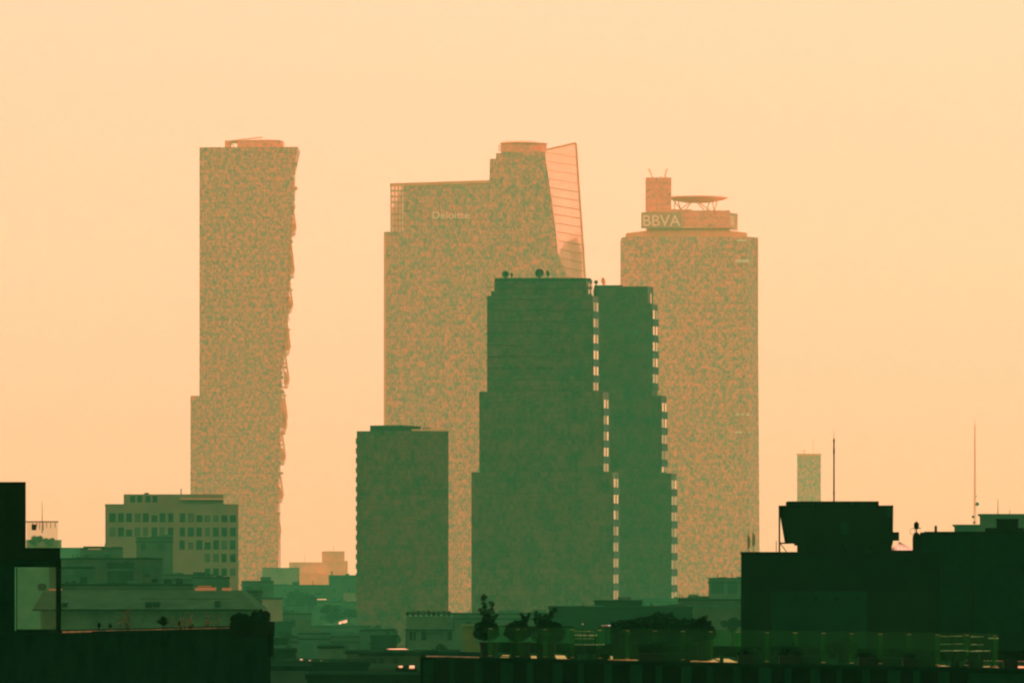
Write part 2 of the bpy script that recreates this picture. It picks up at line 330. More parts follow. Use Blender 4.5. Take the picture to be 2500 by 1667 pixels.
b = MB(); cx = PX(1706, D); rr = PX(1781, D)-cx
b.lathe(cx, D+22, [(rr*.45, PZ(489, D)), (rr*.8, PZ(484, D)), (rr, PZ(478.5, D)), (rr*.97, PZ(476, D)), (rr*.5, PZ(474, D))], 32); part(t, 'helipad', b, M_SALM)
b = MB()
for x0, y0, x1, y1 in [(1650, 484, 1647, 513), (1657, 484, 1664, 510), (1693, 486, 1662, 507), (1694, 486, 1672, 511), (1699, 486, 1726, 513), (1702, 486, 1740, 513), (1735, 484, 1727, 512), (1741, 484, 1746, 512), (1754, 483, 1746, 512), (1642, 480, 1664, 507)]:
    b.tube((PX(x0, D), D+16, PZ(y0, D)), (PX(x1, D), D+16, PZ(y1+1, D)), .3)
b.box(PX(1640, D), PX(1690, D), D+14, D+18, PZ(512, D), PZ(508, D)); part(t, 'helipad_truss', b, M_SALM)
b = MB()
for x, x1, y, y1 in [(1795, 1830, 634, 641), (1800, 1822, 585, 590), (1796, 1806, 1009, 1013), (1810, 1818, 1010, 1013), (1822, 1830, 1010, 1014), (1834, 1841, 1009, 1013), (1794, 1812, 1053, 1057), (1814, 1832, 1054, 1058)]:
    yb_ = D+max(0, x1-1829)*.33; part(t, 'louvre', MB().box(PX(x, D), PX(x1, D), yb_-.5, yb_+1, PZ(y1, D), PZ(y, D)), M_SKYL)

# --- tiny tower far off to the right
D = 4600
t = thing('office_tower', 'small slim hazy tower far off, between broad sign tower and slatted rooftop unit', 'tower', base(1946, 2004, D, 16))
part(t, 'curtain_wall', wallbox(MB(), 1946, 2004, 1110, D, 16), M_T3)
part(t, 'parapet', wallbox(MB(), 1945, 2005, 1107, D-.3, 1, 1113), M_SALM)
b = MB(); b.tube((PX(1986, D), D+5, PZ(1107, D)), (PX(1986, D), D+5, PZ(1071, D)), .2, .1, 5); b.tube((PX(1964, D), D+5, PZ(1107, D)), (PX(1965, D), D+5, PZ(1096, D)), .3, .2, 5)
b.box(PX(1961, D), PX(1968, D), D+4, D+6, PZ(1101, D), PZ(1099, D)); part(t, 'antenna', b, M_SALM)

# ================================================================== the green twin towers in the middle
def tiers(t, tl, D, dep, m, mb_, per=39.0, a=15.0, slots=()):
    """tl: (x_left, x_right, y_top, y_bottom); a: seen width of the slanted glass corner in photo pixels"""
    for k, (xl, xr, y0, y1) in enumerate(tl):
        xa, xb, xc = PX(xl, D), PX(xr, D), PX(xr+a, D)
        z1 = PZ(y0, D); z0 = 0 if y1 is None else PZ(y1, D)
        ins = 0.15*(len(tl)-1-k)          # upper tiers stand back a little
        b = MB(); b.prism([(xa, D+ins), (xb, D+ins), (xc, D+ins+6.5), (xc, D+dep-ins), (xa, D+dep-ins)], z0, z1)
        part(t, 'tower_body', b, m)
    return
crng = random.Random(5); MM = [M_MIRR, M_MIRR, M_MIRR2, M_MIRR2, M_MIRR3]
def corner_bays(t, cols, D, a=15.0, per=39.0):
    for xr, y0, y1, ins in cols:
        xb, xc = PX(xr, D), PX(xr+a, D)
        n = Vector((6.5, -(xc-xb), 0)).normalized(); q0 = Vector((xb, D+ins, 0)); q1 = Vector((xc, D+ins+6.5, 0))
        y = y0
        while y < y1-12:
            # glass strip of one floor, dark post, dark balcony front below it
            zt, zb = PZ(y, D), PZ(min(y+21, y1), D)
            def strip(s0, s1, off, za, zb_, mbb):
                p0 = q0.lerp(q1, s0); p1 = q0.lerp(q1, s1)
                mbb.prism([(p0.x, p0.y), (p0.x+n.x*off, p0.y+n.y*off), (p1.x+n.x*off, p1.y+n.y*off), (p1.x, p1.y)], za, zb_)
            g = MB(); strip(.12, .40, .12, zb, zt, g); bay = part(t, 'corner_window', g, crng.choice(MM if y < 1250 else MM[2:])); g = MB(); strip(.60, .88, .12, zb, zt, g); part(bay, 'window_pane', g, crng.choice(MM if y < 1250 else MM[2:]))  # lower floors get only the dim copies: fading put into the colour
            zb2 = PZ(min(y+per, y1), D); g = MB(); strip(-.04, 1.05, .22, zb2, zb, g); part(bay, 'balcony_front', g, M_MIDB)
            y += per
D = 1800
t = thing('office_tower', 'nearer dark green tower with stepped sides and glazed right corner, taller of the pair', 'tower', base(1151, 1511, D, 34))
T5 = [(1207, 1432, 681, 724), (1189, 1447, 722, 960), (1170, 1472, 956, 1155), (1151, 1496, 1152, None)]
tiers(t, T5, D, 34, M_MID, M_MIDB)
corner_bays(t, [(1447, 738, 952, .45*.67), (1472, 975, 1150, .15), (1496, 1168, 1500, 0)], D)
b = MB(); b.box(PX(1181, D), PX(1190, D), D+.5, D+20, PZ(1000, D), PZ(958, D)); b.box(PX(1160, D), PX(1171, D), D+.5, D+20, PZ(1200, D), PZ(1155, D)); b.box(PX(1199, D), PX(1208, D), D+1, D+20, PZ(724, D), PZ(711, D))
b.box(PX(1208, D), PX(1443, D), D+.1, D+.4, PZ(686, D), PZ(679, D)); b.box(PX(1220, D), PX(1425, D), D+4, D+20, PZ(681, D), PZ(677, D)); part(t, 'ledges', b, M_MIDB)
b = MB()
for (x, y, w) in ((1437, 692, 3), (1443, 692, 3), (1437, 706, 3), (1443, 706, 3)): b.box(PX(x, D), PX(x+w, D), D+2, D+6, PZ(y+10, D), PZ(y, D))
part(t, 'top_corner_glazing', b, M_MIRR)
b = MB()
for k in range(28):
    y = 700+k*28
    xl, xr = (1189, 1447) if y < 955 else (1170, 1472) if y < 1150 else (1151, 1496)
    b.box(PX(xl-1, D), PX(xr, D), D-.05, D+.02 if y > 1152 else D+.3, PZ(y+1.2, D), PZ(y, D))
part(t, 'floor_ledges', b, M_MID2)
D2 = 1800
def dish(name, label, x, y, r, D, z0y, yaw, group=None, m=None):
    """round antenna on a short mast"""
    o = (PX(x, D), D+8, PZ(z0y, D)); tt = thing(name, label, 'antenna', o, group)
    m = m or M_MIDB
    part(tt, 'mast', MB().tube(o, (o[0], o[1], PZ(y, D)), .18), m)
    b = MB(); n = 16; rr = r*D/F; c = Vector((o[0], o[1]-.3, PZ(y, D))); ax = Vector((math.sin(yaw), -math.cos(yaw), .25)).normalized()
    u = ax.cross(Vector((0, 0, 1))).normalized(); v = ax.cross(u); vs = [c-ax*.35*rr]; 
    for k, q in ((.6, -.2), (1, .12)):
        vs += [c+ax*q*rr+(u*math.cos(6.2832*i/n)+v*math.sin(6.2832*i/n))*rr*k for i in range(n)]
    fs = [(0, 1+i, 1+(i+1) % n) for i in range(n)]+[(1+i, 1+n+i, 1+n+(i+1) % n, 1+(i+1) % n) for i in range(n)]
    vs += [p-ax*.12 for p in vs[:]]; k0 = 2*n+1
    fs += [tuple(j+k0 for j in reversed(f)) for f in fs]+[(1+n+i, 1+n+(i+1) % n, k0+1+n+(i+1) % n, k0+1+n+i) for i in range(n)]
    b.add(vs, fs); part(tt, 'dish', b, m); return tt
dish('satellite_dish', 'large round dish at left end of taller green tower roof', 1234, 667, 9, D2, 682, .3)
dish('satellite_dish', 'small tilted dish second from left on taller green tower roof', 1249, 668, 5, D2, 682, 1.0)
dish('satellite_dish', 'biggest round dish in the middle of taller green tower roof', 1317, 664, 11, D2, 682, .1)
dish('satellite_dish', 'narrow edge-on dish beside the biggest roof dish', 1338, 664, 8, D2, 682, 1.25)
D = 1930
t = thing('office_tower', 'lower rear dark green tower of the pair, with stepped glazed right corner', 'tower', base(1440, 1654, D, 30))
T6 = [(1451, 1581, 699, 744), (1445, 1592, 742, 968), (1440, 1614, 965, 1158), (1440, 1638, 1155, None)]
tiers(t, T6, D, 30, M_MID2, M_MIDB)
corner_bays(t, [(1592, 757, 962, .45*.67), (1614, 983, 1152, .15), (1638, 1172, 1480, 0)], D)
b = MB()
for x in (1582, 1588): b.box(PX(x, D), PX(x+3, D), D+2, D+6, PZ(740, D), PZ(716, D))
part(t, 'top_corner_glazing', b, M_MIRR)
b = MB(); b.box(PX(1452, D), PX(1520, D), D+6, D+20, PZ(699, D), PZ(694, D)); part(t, 'roof_kerb', b, M_MIDB)
b = MB()
for x, x1, y, y1 in [(1516, 1520, 800, 817), (1549, 1557, 803, 816), (1532, 1536, 805, 816)]: b.box(PX(x, D), PX(x1, D), D-.02, D+.4, PZ(y1, D), PZ(y, D))
part(t, 'pale_windows', b, M_LOWP)
dish('satellite_dish', 'small round dish at left end of rear green tower roof', 1456, 686, 5, D, 698, .2)
dish('satellite_dish', 'tilted upright dish alone on rear green tower roof', 1474, 684, 10, D, 698, 1.2, m=M_SALM)

# --- squarer green block left of the twin towers
D = 1650
t = thing('apartment_block', 'plain green block with flat low penthouse, left of the twin towers', 'apartment block', base(870, 1096, D, 22))
part(t, 'walls', wallbox(MB(), 871, 1095, 1052, D, 24), M_B4)
part(t, 'penthouse', MB().front([(PX(x, D), PZ(y, D)) for x, y in [(903, 1052), (1026, 1052), (1026, 1040), (980, 1037), (903, 1038)]], D+2, D+18), M_MIDB)
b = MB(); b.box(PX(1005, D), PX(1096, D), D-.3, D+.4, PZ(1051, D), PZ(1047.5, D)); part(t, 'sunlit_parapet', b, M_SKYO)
b = MB()
for x in (1031, 1036, 1041, 1047): b.box(PX(x, D), PX(x+3, D), D+6, D+7, PZ(1052, D), PZ(1042, D))
part(t, 'roof_vents', b, M_MIDB)
for k in range(18):
    y = 1070+k*23.5
    part(t, 'balcony', MB().box(PX(868.6, D), PX(873, D), D-.6, D+7, PZ(y+13, D), PZ(y, D)), M_B4)

# --- pale block with rows of windows
D = 1450
t = thing('office_block', 'pale block with rows of dark windows below the jagged tower', 'office block', base(257, 580, D, 25))
part(t, 'walls', wallbox(MB(), 257, 582, 1232, D, 25), M_PALE)
part(t, 'parapet', wallbox(MB(), 256, 583, 1230, D-.15, .6, 1235), M_PALE)
part(t, 'upper_storey', wallbox(MB(), 302, 546, 1206, D+1.5, 20, 1232), M_PALE)
part(t, 'canopy', wallbox(MB(), 440, 546, 1216, D-.6, 3, 1219), M_SKYO)
b = MB()
for x in (318, 335, 355, 372): wallbox(b, x, x+12, 1210, D+1.45, .3, 1226)
part(t, 'upper_windows', b, M_WIN)
b = MB(); b.tube((PX(440, D), D+4, PZ(1206, D)), (PX(440, D), D+4, PZ(1192, D)), .12); b.box(PX(350, D), PX(360, D), D+4, D+6, PZ(1206, D), PZ(1202, D)); part(t, 'roof_mast', b, M_WIN)
wr = random.Random(2); M_WINB = mat('curtained_window', (.05, .08, .045), (.025, .06, .03), .8, rough=1, spec=0)
for r_, (y0, y1) in enumerate([(1252, 1273), (1287, 1308), (1318, 1340), (1351, 1371), (1387, 1404)]):
    for k in range(15):
        x = 268+k*20.4+(8 if k > 7 else 0)
        if r_ >= 2 and x < 425: continue
        if r_ >= 3 and x < 500: continue
        part(t, 'window', wallbox(MB(), x-wr.uniform(0, 1), x+wr.uniform(12, 14.5), y0+wr.choice((0, 0, 0, 5)), D-.1, .4, y1+1), wr.choice((M_WIN, M_WIN, M_WINB)))

# ================================================================== low city between
def block(label, x0, x1, y, D, dep, m, cap=None, wins=(), name='low_building', cat='building', roof=M_ROOF, clutter=True):
    t = thing(name, label, cat, base(x0, x1, D, dep))
    part(t, 'walls', wallbox(MB(), x0, x1, y, D, dep), m)
    part(t, 'roof', MB().prism([(PX(x0, D)-.1, D-.1), (PX(x1, D)+.1, D-.1), (PX(x1, D+dep if x1 < 1250 else D)+.1, D+dep+.1), (PX(x0, D+dep if x0 > 1250 else D)-.1, D+dep+.1)], PZ(y, D), PZ(y, D)+.25), roof if cap is None else cap)
    for (a, b_, c, d) in wins: part(t, 'window', wallbox(MB(), a, b_, c, D-.08, .3, d), M_WIN)
    if clutter and m in (M_LOW, M_LOWD, M_LOWP) and x1-x0 > 40:
        q = random.Random(x0*7+y); n = int((x1-x0)/22); k = D/F
        for i in range(n):                                   # huts, tanks, vents and pipes on the roof
            x = q.uniform(x0+4, x1-16); w_ = q.uniform(.5, 2.6)/k; h_ = min(q.uniform(.4, 2.2)/k*(1 if w_*k > 1.2 else .7), q.uniform(5, 13)); w_ = min(w_, 38); ty = q.random()
            if ty < .45: part(t, 'roof_hut', wallbox(MB(), x, min(x+w_, x1-2), y-h_, D+q.uniform(2, dep-4), 2, y), q.choice((M_LOW, M_LOWD, M_LOWP)))
            elif ty < .8: part(t, 'vent_pipe', MB().tube((PX(x, D), D+2, PZ(y, D)), (PX(x, D), D+2, PZ(y, D)+min(q.uniform(.6, 2.2), 14*k)), .03+.02*D/500, None, 6), m)
            else: part(t, 'low_wall', wallbox(MB(), x, min(x+w_*2.5, x1-2), y-min(.5/k, 5), D+.3, .3, y), q.choice((M_LOWP, M_LOW)))
        if not wins:
            for fl in range(3):                              # rows of windows of mixed widths
                x = x0+q.uniform(4, 12); z = y+(1.0+fl*3.1)/k
                while x < x1-1.6/k:
                    ww = q.choice((.9, .9, 1.4))/k
                    if q.random() < .6: part(t, 'window', wallbox(MB(), x, x+ww, z, D-.06, .2, z+1.3/k), q.choice((M_WIN, M_WIN, M_LOWD)))
                    x += q.uniform(2.0, 3.6)/k
        part(t, 'ledge', wallbox(MB(), x0-.2/k, x1+.1/k, y+.5/k, D-.25, .24, y+.8/k), q.choice((M_LOWP, M_LOWD)))
    return t
# far row at the horizon
t = block('salmon hazy block with square tower on its roof, in the gap under the sky', 706, 812, 1373, 3900, 30, M_SALL, M_SALM)
part(t, 'roof_tower', wallbox(MB(), 786, 841, 1345, 3904, 12, 1373), M_SALL)
part(t, 'wing', wallbox(MB(), 812, 849, 1369, 3901, 25), M_SALL)
part(t, 'antenna', MB().tube((PX(743, 3900), 3910, PZ(1373, 3900)), (PX(743, 3900), 3910, PZ(1352, 3900)), .15).tube((PX(813, 3900), 3910, PZ(1345, 3900)), (PX(813, 3900), 3910, PZ(1330, 3900)), .15), M_SALM)
part(t, 'rain_streaked_annex', wallbox(MB(), 732, 800, 1400, 3895, 4), M_SALM)
block('grey green hazy block left of the salmon block', 640, 731, 1387, 2600, 25, M_PALE)
block('hazy green block right of the salmon block with flat roof', 803, 876, 1405, 2300, 25, M_LOW)
block('long low hazy block in front of the salmon block', 600, 812, 1429, 2200, 25, M_LOW)
block('dark flat block at foot of the jagged tower', 590, 668, 1420, 1500, 20, M_LOW)
block('pale hazy block seen through the upper terrace glass', 64, 150, 1319, 2300, 20, M_PALE, M_PALE, clutter=False)
block('hazy low block far left above the terrace glass', 20, 200, 1338, 2200, 30, M_LOW, clutter=False)
t = block('dark stepped block with bright roof strip, left of the pale windowed block', 196, 300, 1340, 1250, 20, M_LOW)
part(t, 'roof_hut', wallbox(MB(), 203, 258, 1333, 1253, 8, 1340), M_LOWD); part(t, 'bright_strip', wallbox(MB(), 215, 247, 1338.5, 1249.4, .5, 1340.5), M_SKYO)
block('dark block in front of the pale windowed block, lower left', 333, 422, 1314, 1350, 20, M_LOW)
t = block('long dark flat block with one pale window at its right end', 120, 396, 1366, 900, 20, M_LOW)
part(t, 'pale_window', wallbox(MB(), 352, 374, 1384, 899.9, .3, 1400), M_LOWP)
block('low hazy block right of the long dark block', 396, 520, 1405, 1100, 20, M_LOW)
block('squat block below the long dark block with water tanks', 140, 470, 1430, 760, 16, M_LOW)
block('plain hazy block filling the middle gap', 655, 880, 1470, 2100, 20, M_LOW)
block('low green block right of the dark planter wall', 600, 760, 1500, 1300, 20, M_LOW)
block('dim green block with a tilted orange sheet on its roof', 740, 905, 1530, 1400, 20, M_LOW)
block('narrow dark block with ledge beside the terrace wall', 655, 703, 1562, 700, 15, M_LOWD)
block('plain wide green block under the orange sheet', 690, 900, 1556, 1000, 15, M_LOW)
block('pale low parapet wall at the bottom, right of the planter wall', 655, 757, 1636, 360, 12, M_LOWP, M_ROOF)
block('dark low block with bright white roof sheet', 665, 900, 1625, 398, 14, M_LOWD)
block('dark house front with two windows under the orange roof sheet', 880, 1120, 1600, 443, 14, M_LOW, wins=[(905, 920, 1606, 1624), (925, 938, 1606, 1624), (960, 972, 1604, 1620)])
block('lowest dark roof block at the bottom edge with small bright panels', 750, 1110, 1658, 329, 12, M_LOWD)
block('flat block with long dark roof slab behind the hedge', 1340, 1690, 1486, 760, 22, M_LOWD, M_ROOF)
block('long dark penthouse slab on the flat block behind the hedge', 1452, 1567, 1470, 765, 9, M_LOWD)
block('olive block between the hedge and the big dark building', 1656, 1900, 1466, 900, 22, M_LOW)
block('hazy block with two dark bays left of the big dark building', 1730, 1860, 1413, 1300, 20, M_LOW, wins=[(1736, 1768, 1416, 1448), (1776, 1800, 1416, 1448)])
block('hazy low block at the foot of the sign tower', 1560, 1760, 1462, 1900, 20, M_LOW)
block('low hazy block behind the potted bushes', 1090, 1345, 1500, 1100, 20, M_LOW)
block('small tall house between the hazy trees, left half of the gap', 700, 742, 1478, 1750, 12, M_LOWP)
block('pale little house right under the salmon block', 742, 800, 1452, 2150, 14, M_LOWP)
block('narrow hazy house beside the green block foot', 838, 872, 1446, 2120, 12, M_PALE)
block('small dark house below the two hazy trees', 655, 712, 1522, 1150, 12, M_LOWD)
block('pale green house with low roof wall, centre of the gap', 730, 806, 1548, 980, 12, M_LOWP)
block('dark shed left of the villa', 905, 968, 1556, 780, 10, M_LOWD)
block('pale flat house behind the dark shed and left of the villa', 880, 960, 1540, 950, 12, M_LOWP)
block('small pale house under the pale green house', 776, 838, 1582, 620, 10, M_VILLA)
block('dark small house beside the planter wall, above the pale parapet', 662, 722, 1592, 500, 10, M_LOWD)
block('narrow green house between two dark roofs at the bottom', 846, 900, 1596, 520, 10, M_LOW)
block('pale green low house above the tank row, left', 150, 230, 1388, 840, 12, M_LOWP)
block('small dark house on the long dark block, middle', 262, 326, 1378, 880, 10, M_LOWD)
block('hazy green house between the tank row and the pale windowed block', 470, 560, 1412, 1000, 14, M_LOWP)
block('dim house just right of the long hall roof', 560, 640, 1446, 900, 14, M_LOW)
block('pale hazy house right of the hall roof end', 632, 690, 1462, 1250, 12, M_PALE)
def rooftop_sheet(label, quad, D, m, name='roof_sheet'):
    """flat sunlit sheet seen from above: quad rows are turned into distances on one level"""
    ymax = max(q[1] for q in quad); h = (ymax-HY)*D/F; P = []
    for x, y in quad:
        d = h*F/(y-HY); P.append((PX(x, d), d))
    z = HC-h; cx = sum(p[0] for p in P)/len(P); cy = sum(p[1] for p in P)/len(P)
    t = thing(name, label, 'roof sheet', (cx, cy, z-.2))
    area = sum(P[i][0]*P[(i+1) % 4][1]-P[(i+1) % 4][0]*P[i][1] for i in range(4))
    if area < 0: P.reverse()
    part(t, 'sheet', MB().prism(P, z-.05, z), m)
    part(t, 'support', MB().box(cx-.25, cx+.25, cy-.25, cy+.25, z-.6, z-.05), M_ROOF)
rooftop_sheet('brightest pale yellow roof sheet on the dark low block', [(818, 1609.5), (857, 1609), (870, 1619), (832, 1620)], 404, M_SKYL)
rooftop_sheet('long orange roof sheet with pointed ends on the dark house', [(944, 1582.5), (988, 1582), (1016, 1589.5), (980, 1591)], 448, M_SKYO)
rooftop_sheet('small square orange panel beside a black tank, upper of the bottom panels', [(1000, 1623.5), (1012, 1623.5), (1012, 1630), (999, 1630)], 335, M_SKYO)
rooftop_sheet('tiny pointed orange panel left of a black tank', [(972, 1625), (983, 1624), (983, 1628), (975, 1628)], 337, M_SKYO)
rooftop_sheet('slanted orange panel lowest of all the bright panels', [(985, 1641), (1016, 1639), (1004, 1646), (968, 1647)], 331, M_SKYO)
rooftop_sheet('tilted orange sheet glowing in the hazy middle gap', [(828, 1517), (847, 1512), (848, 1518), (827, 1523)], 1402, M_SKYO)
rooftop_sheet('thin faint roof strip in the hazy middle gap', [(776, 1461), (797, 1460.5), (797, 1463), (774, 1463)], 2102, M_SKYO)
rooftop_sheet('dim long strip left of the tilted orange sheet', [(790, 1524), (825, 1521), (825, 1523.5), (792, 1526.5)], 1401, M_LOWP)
for k, (x, y) in enumerate(((733, 1609), (754, 1612), (782, 1613), (722, 1614))):
    lb = ['bright skylight dome at the left of a row on the dark low block', 'slanted skylight dome in the middle of its row', 'slanted skylight dome nearest the bright yellow sheet', 'dim skylight dome first in its row'][k]
    o = (PX(x, 401), 403, PZ(y+3, 401)); t = thing('skylight', lb, 'skylight', o, 'skylights on the dark low block')
    part(t, 'dome', MB().prism([(o[0]-.09, o[1]-.3), (o[0]+.09, o[1]-.3), (o[0]+.09, o[1]+.3), (o[0]-.09, o[1]+.3)], o[2]+.02, o[2]+.08, [(o[0]-.04, o[1]-.2), (o[0]+.04, o[1]-.2), (o[0]+.04, o[1]+.2), (o[0]-.04, o[1]+.2)]), M_SKYL)
    part(t, 'kerb', MB().box(o[0]-.12, o[0]+.12, o[1]-.33, o[1]+.33, o[2]-.12, o[2]+.02), M_ROOF)
def water_tank(label, x, y0, y1, w, D, m=M_LOWD):
    r = w*D/F/2; z0, z1 = PZ(y1, D), PZ(y0, D); o = (PX(x, D), D+3, z0)
    t = thing('water_tank', label, 'water tank', o, 'rooftop water tanks')
    h = z1-z0
    part(t, 'tank', MB().lathe(o[0], o[1], [(r*.9, z0+h*.12), (r, z0+h*.2), (r, z0+h*.75), (r*.6, z0+h*.92), (r*.3, z1)], 14), m, True)
    part(t, 'stand', MB().box(o[0]-r*.7, o[0]+r*.7, o[1]-r*.7, o[1]+r*.7, z0-.1, z0+h*.13), M_ROOF)
for a in [('round dark tank, rightmost on the squat block', 434, 1411, 1430, 18, 760), ('low tank next to the round dark tank', 407, 1413, 1427, 20, 760), ('flat small tank, third from the right on the squat block', 375, 1411, 1420, 18, 760),
          ('tank cluster piece behind the terrace post', 163, 1418, 1430, 18, 760), ('tall tank just right of the terrace post', 177, 1416, 1432, 14, 760), ('small tank apart from the post tanks', 193, 1420, 1430, 8, 760),
          ('dark tank seen through the terrace glass opening', 97, 1424, 1438, 22, 640), ('black tank between the small orange panels at the bottom', 991, 1622, 1641, 11, 334)]: water_tank(*a)

# --- long roofed hall, lower left
D = 600
t = thing('hall', 'long dark hall with sloping roof ends behind the left roof garden', 'building', base(140, 631, D, 20))
part(t, 'walls', wallbox(MB(), 100, 626, 1490, D, 22), M_VILLA)
b = MB(); z0 = PZ(1489, D); z1 = PZ(1441, D+6)
b.add([(PX(80, D), D-.8, z0), (PX(632, D), D-.8, z0), (PX(632, D), D+23, z0), (PX(80, D), D+23, z0), (PX(95, D), D+6, z1), (PX(580, D), D+6, z1), (PX(580, D), D+16, z1), (PX(95, D), D+16, z1)],
      [(3, 2, 1, 0), (4, 5, 6, 7), (0, 1, 5, 4), (1, 2, 6, 5), (2, 3, 7, 6), (3, 0, 4, 7)]); part(t, 'roof', b, M_HROOF)
part(t, 'eaves', MB().box(PX(80, D), PX(632, D), D-1, D-.7, z0-.05, z0+.1), M_ROOF)
part(t, 'ridge_band', MB().box(PX(340, D), PX(560, D), D+3, D+3.3, PZ(1465, D), PZ(1461, D)), M_ROOF)
part(t, 'ridge_band', MB().box(PX(95, D), PX(340, D), D+3, D+3.3, PZ(1467, D), PZ(1463, D)), M_ROOF)
for x, x1, y, y1 in [(355, 371, 1469, 1487), (374, 390, 1469, 1487), (524, 537, 1467, 1485), (150, 164, 1471, 1485)]:
    part(t, 'dormer', MB().box(PX(x, D), PX(x1, D), D+.2, D+4, PZ(y1, D), PZ(y, D)), M_ROOF)
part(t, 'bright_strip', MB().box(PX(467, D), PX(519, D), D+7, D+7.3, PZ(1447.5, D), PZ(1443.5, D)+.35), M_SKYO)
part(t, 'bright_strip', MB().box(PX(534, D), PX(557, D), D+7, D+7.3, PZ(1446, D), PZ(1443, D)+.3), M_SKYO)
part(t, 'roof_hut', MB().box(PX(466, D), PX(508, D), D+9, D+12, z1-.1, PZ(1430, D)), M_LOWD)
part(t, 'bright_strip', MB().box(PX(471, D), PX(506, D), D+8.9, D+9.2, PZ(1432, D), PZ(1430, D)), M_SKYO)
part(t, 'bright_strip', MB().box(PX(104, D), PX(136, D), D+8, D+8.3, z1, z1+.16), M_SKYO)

# --- house with arcade, below the green block
D = 800
t = thing('villa', 'small villa with dark eaves and arched windows below the green block', 'building', base(990, 1108, D, 14))
part(t, 'walls', wallbox(MB(), 992, 1106, 1503, D, 14), M_VILLA)
part(t, 'eaves', MB().box(PX(988, D), PX(1109, D), D-.7, D+.2, PZ(1538.5, D), PZ(1535.5, D)), M_ROOF)
for x, x1 in [(1000, 1007), (1010, 1015), (1029, 1041), (1093, 1103)]:
    b = MB(); a0, a1 = PX(x, D), PX(x1, D); zc = PZ(1545, D); r = (a1-a0)/2
    b.front([(a0, PZ(1562, D)), (a1, PZ(1562, D))]+[((a0+a1)/2+r*math.cos(q*math.pi/8), zc+r*math.sin(q*math.pi/8)) for q in range(9)], D-.06, D+.1); part(t, 'arched_window', b, M_WIN)
part(t, 'drainpipe', MB().tube((PX(991, D), D-.15, PZ(1580, D)), (PX(991, D), D-.15, PZ(1538, D)), .05), M_ROOF)
rng = random.Random(4)
for k in range(9):
    x = 996+k*12.5; o = (PX(x, D), D+1, PZ(1503, D)); lb = ['leftmost', 'second from left', 'third from left', 'fourth from left', 'middle', 'fourth from right', 'third from right', 'second from right', 'rightmost'][k]
    t = thing('roof_shrub', lb+' of the shrubs lined along the villa roof', 'shrub', o, 'shrubs along the villa roof')
    part(t, 'foliage', MB().leaves((o[0], o[1], o[2]+.3), (.30, .3, rng.uniform(.2, .42)), 120, .11, rng), M_LEAF)
    part(t, 'tub', MB().lathe(o[0], o[1], [(.12, o[2]-.02), (.16, o[2]+.2)], 8), M_ROOF)
D = 430
t = thing('chimney_tower', 'pale ochre rendered tower with flared cap left of the first potted bush', 'tower', base(1128, 1168, D, 2))
part(t, 'shaft', wallbox(MB(), 1130, 1159, 1530, D, 1.2), M_OCH)
part(t, 'cap', wallbox(MB(), 1127, 1160, 1524, D-.1, 1.4, 1529), M_OCH)
b = MB(); b.front([(PX(x, D), PZ(y, D)) for x, y in [(1159, 1600), (1172, 1600), (1170, 1580), (1159, 1558)]], D+.1, D+1); part(t, 'sloping_shoulder', b, M_OCH)

# --- trees in the hazy gap
def tree(label, x, ytop, w, D, seed, m=M_LEAF2, h=None):
    rng = random.Random(seed); zt = PZ(ytop, D); r = w*D/F/2; o = (PX(x, D), D, 0)
    t = thing('tree', label, 'tree', o, 'trees between the hazy blocks')
    b = MB(); b.tube(o, (o[0], o[1], zt-r*1.2), r*.12, r*.06, 8)
    for k in range(5):
        a = rng.uniform(0, 6.28); b.tube((o[0], o[1], zt-r*(1.6-.15*k)), (o[0]+math.cos(a)*r*.6, o[1]+math.sin(a)*r*.6, zt-r*(1.1-.15*k)), r*.05, r*.02, 5)
    part(t, 'trunk', b, M_BARK)
    b = MB()
    for k in range(11):
        a = rng.uniform(0, 6.28); q = rng.uniform(0, .75)
        rr = r*rng.uniform(.25, .45); b.leaves((o[0]+math.cos(a)*r*q, o[1]+math.sin(a)*r*q, zt-r*rng.uniform(.35, 1.1)), (rr, rr, rr*.8), 520, r*.07, rng, .2)
    part(t, 'crown', b, m)
for a in [('wide tree at the left of the hazy gap', 725, 1440, 60, 1900, 1), ('darkest wide tree in the hazy gap', 757, 1447, 50, 1800, 2), ('round tree above the tilted orange sheet', 812, 1470, 70, 1700, 3), ('tree at the foot of the green block', 852, 1478, 50, 1650, 4),
          ('low tree left of the tilted orange sheet', 700, 1486, 60, 1500, 5), ('tree above the pale parapet wall', 690, 1536, 50, 850, 6), ('low tree left of the villa', 962, 1530, 60, 1250, 7), ('low tree beside the green block foot', 915, 1520, 55, 1300, 8),
          ('hazy tree seen through the upper terrace glass', 88, 1305, 40, 2250, 9), ('smaller hazy tree seen through the upper terrace glass', 118, 1311, 34, 2250, 10), ('dark tree against the olive block', 1790, 1500, 60, 620, 11), ('low tree right of the villa', 1075, 1565, 50, 600, 12)]:
    tree(*a)

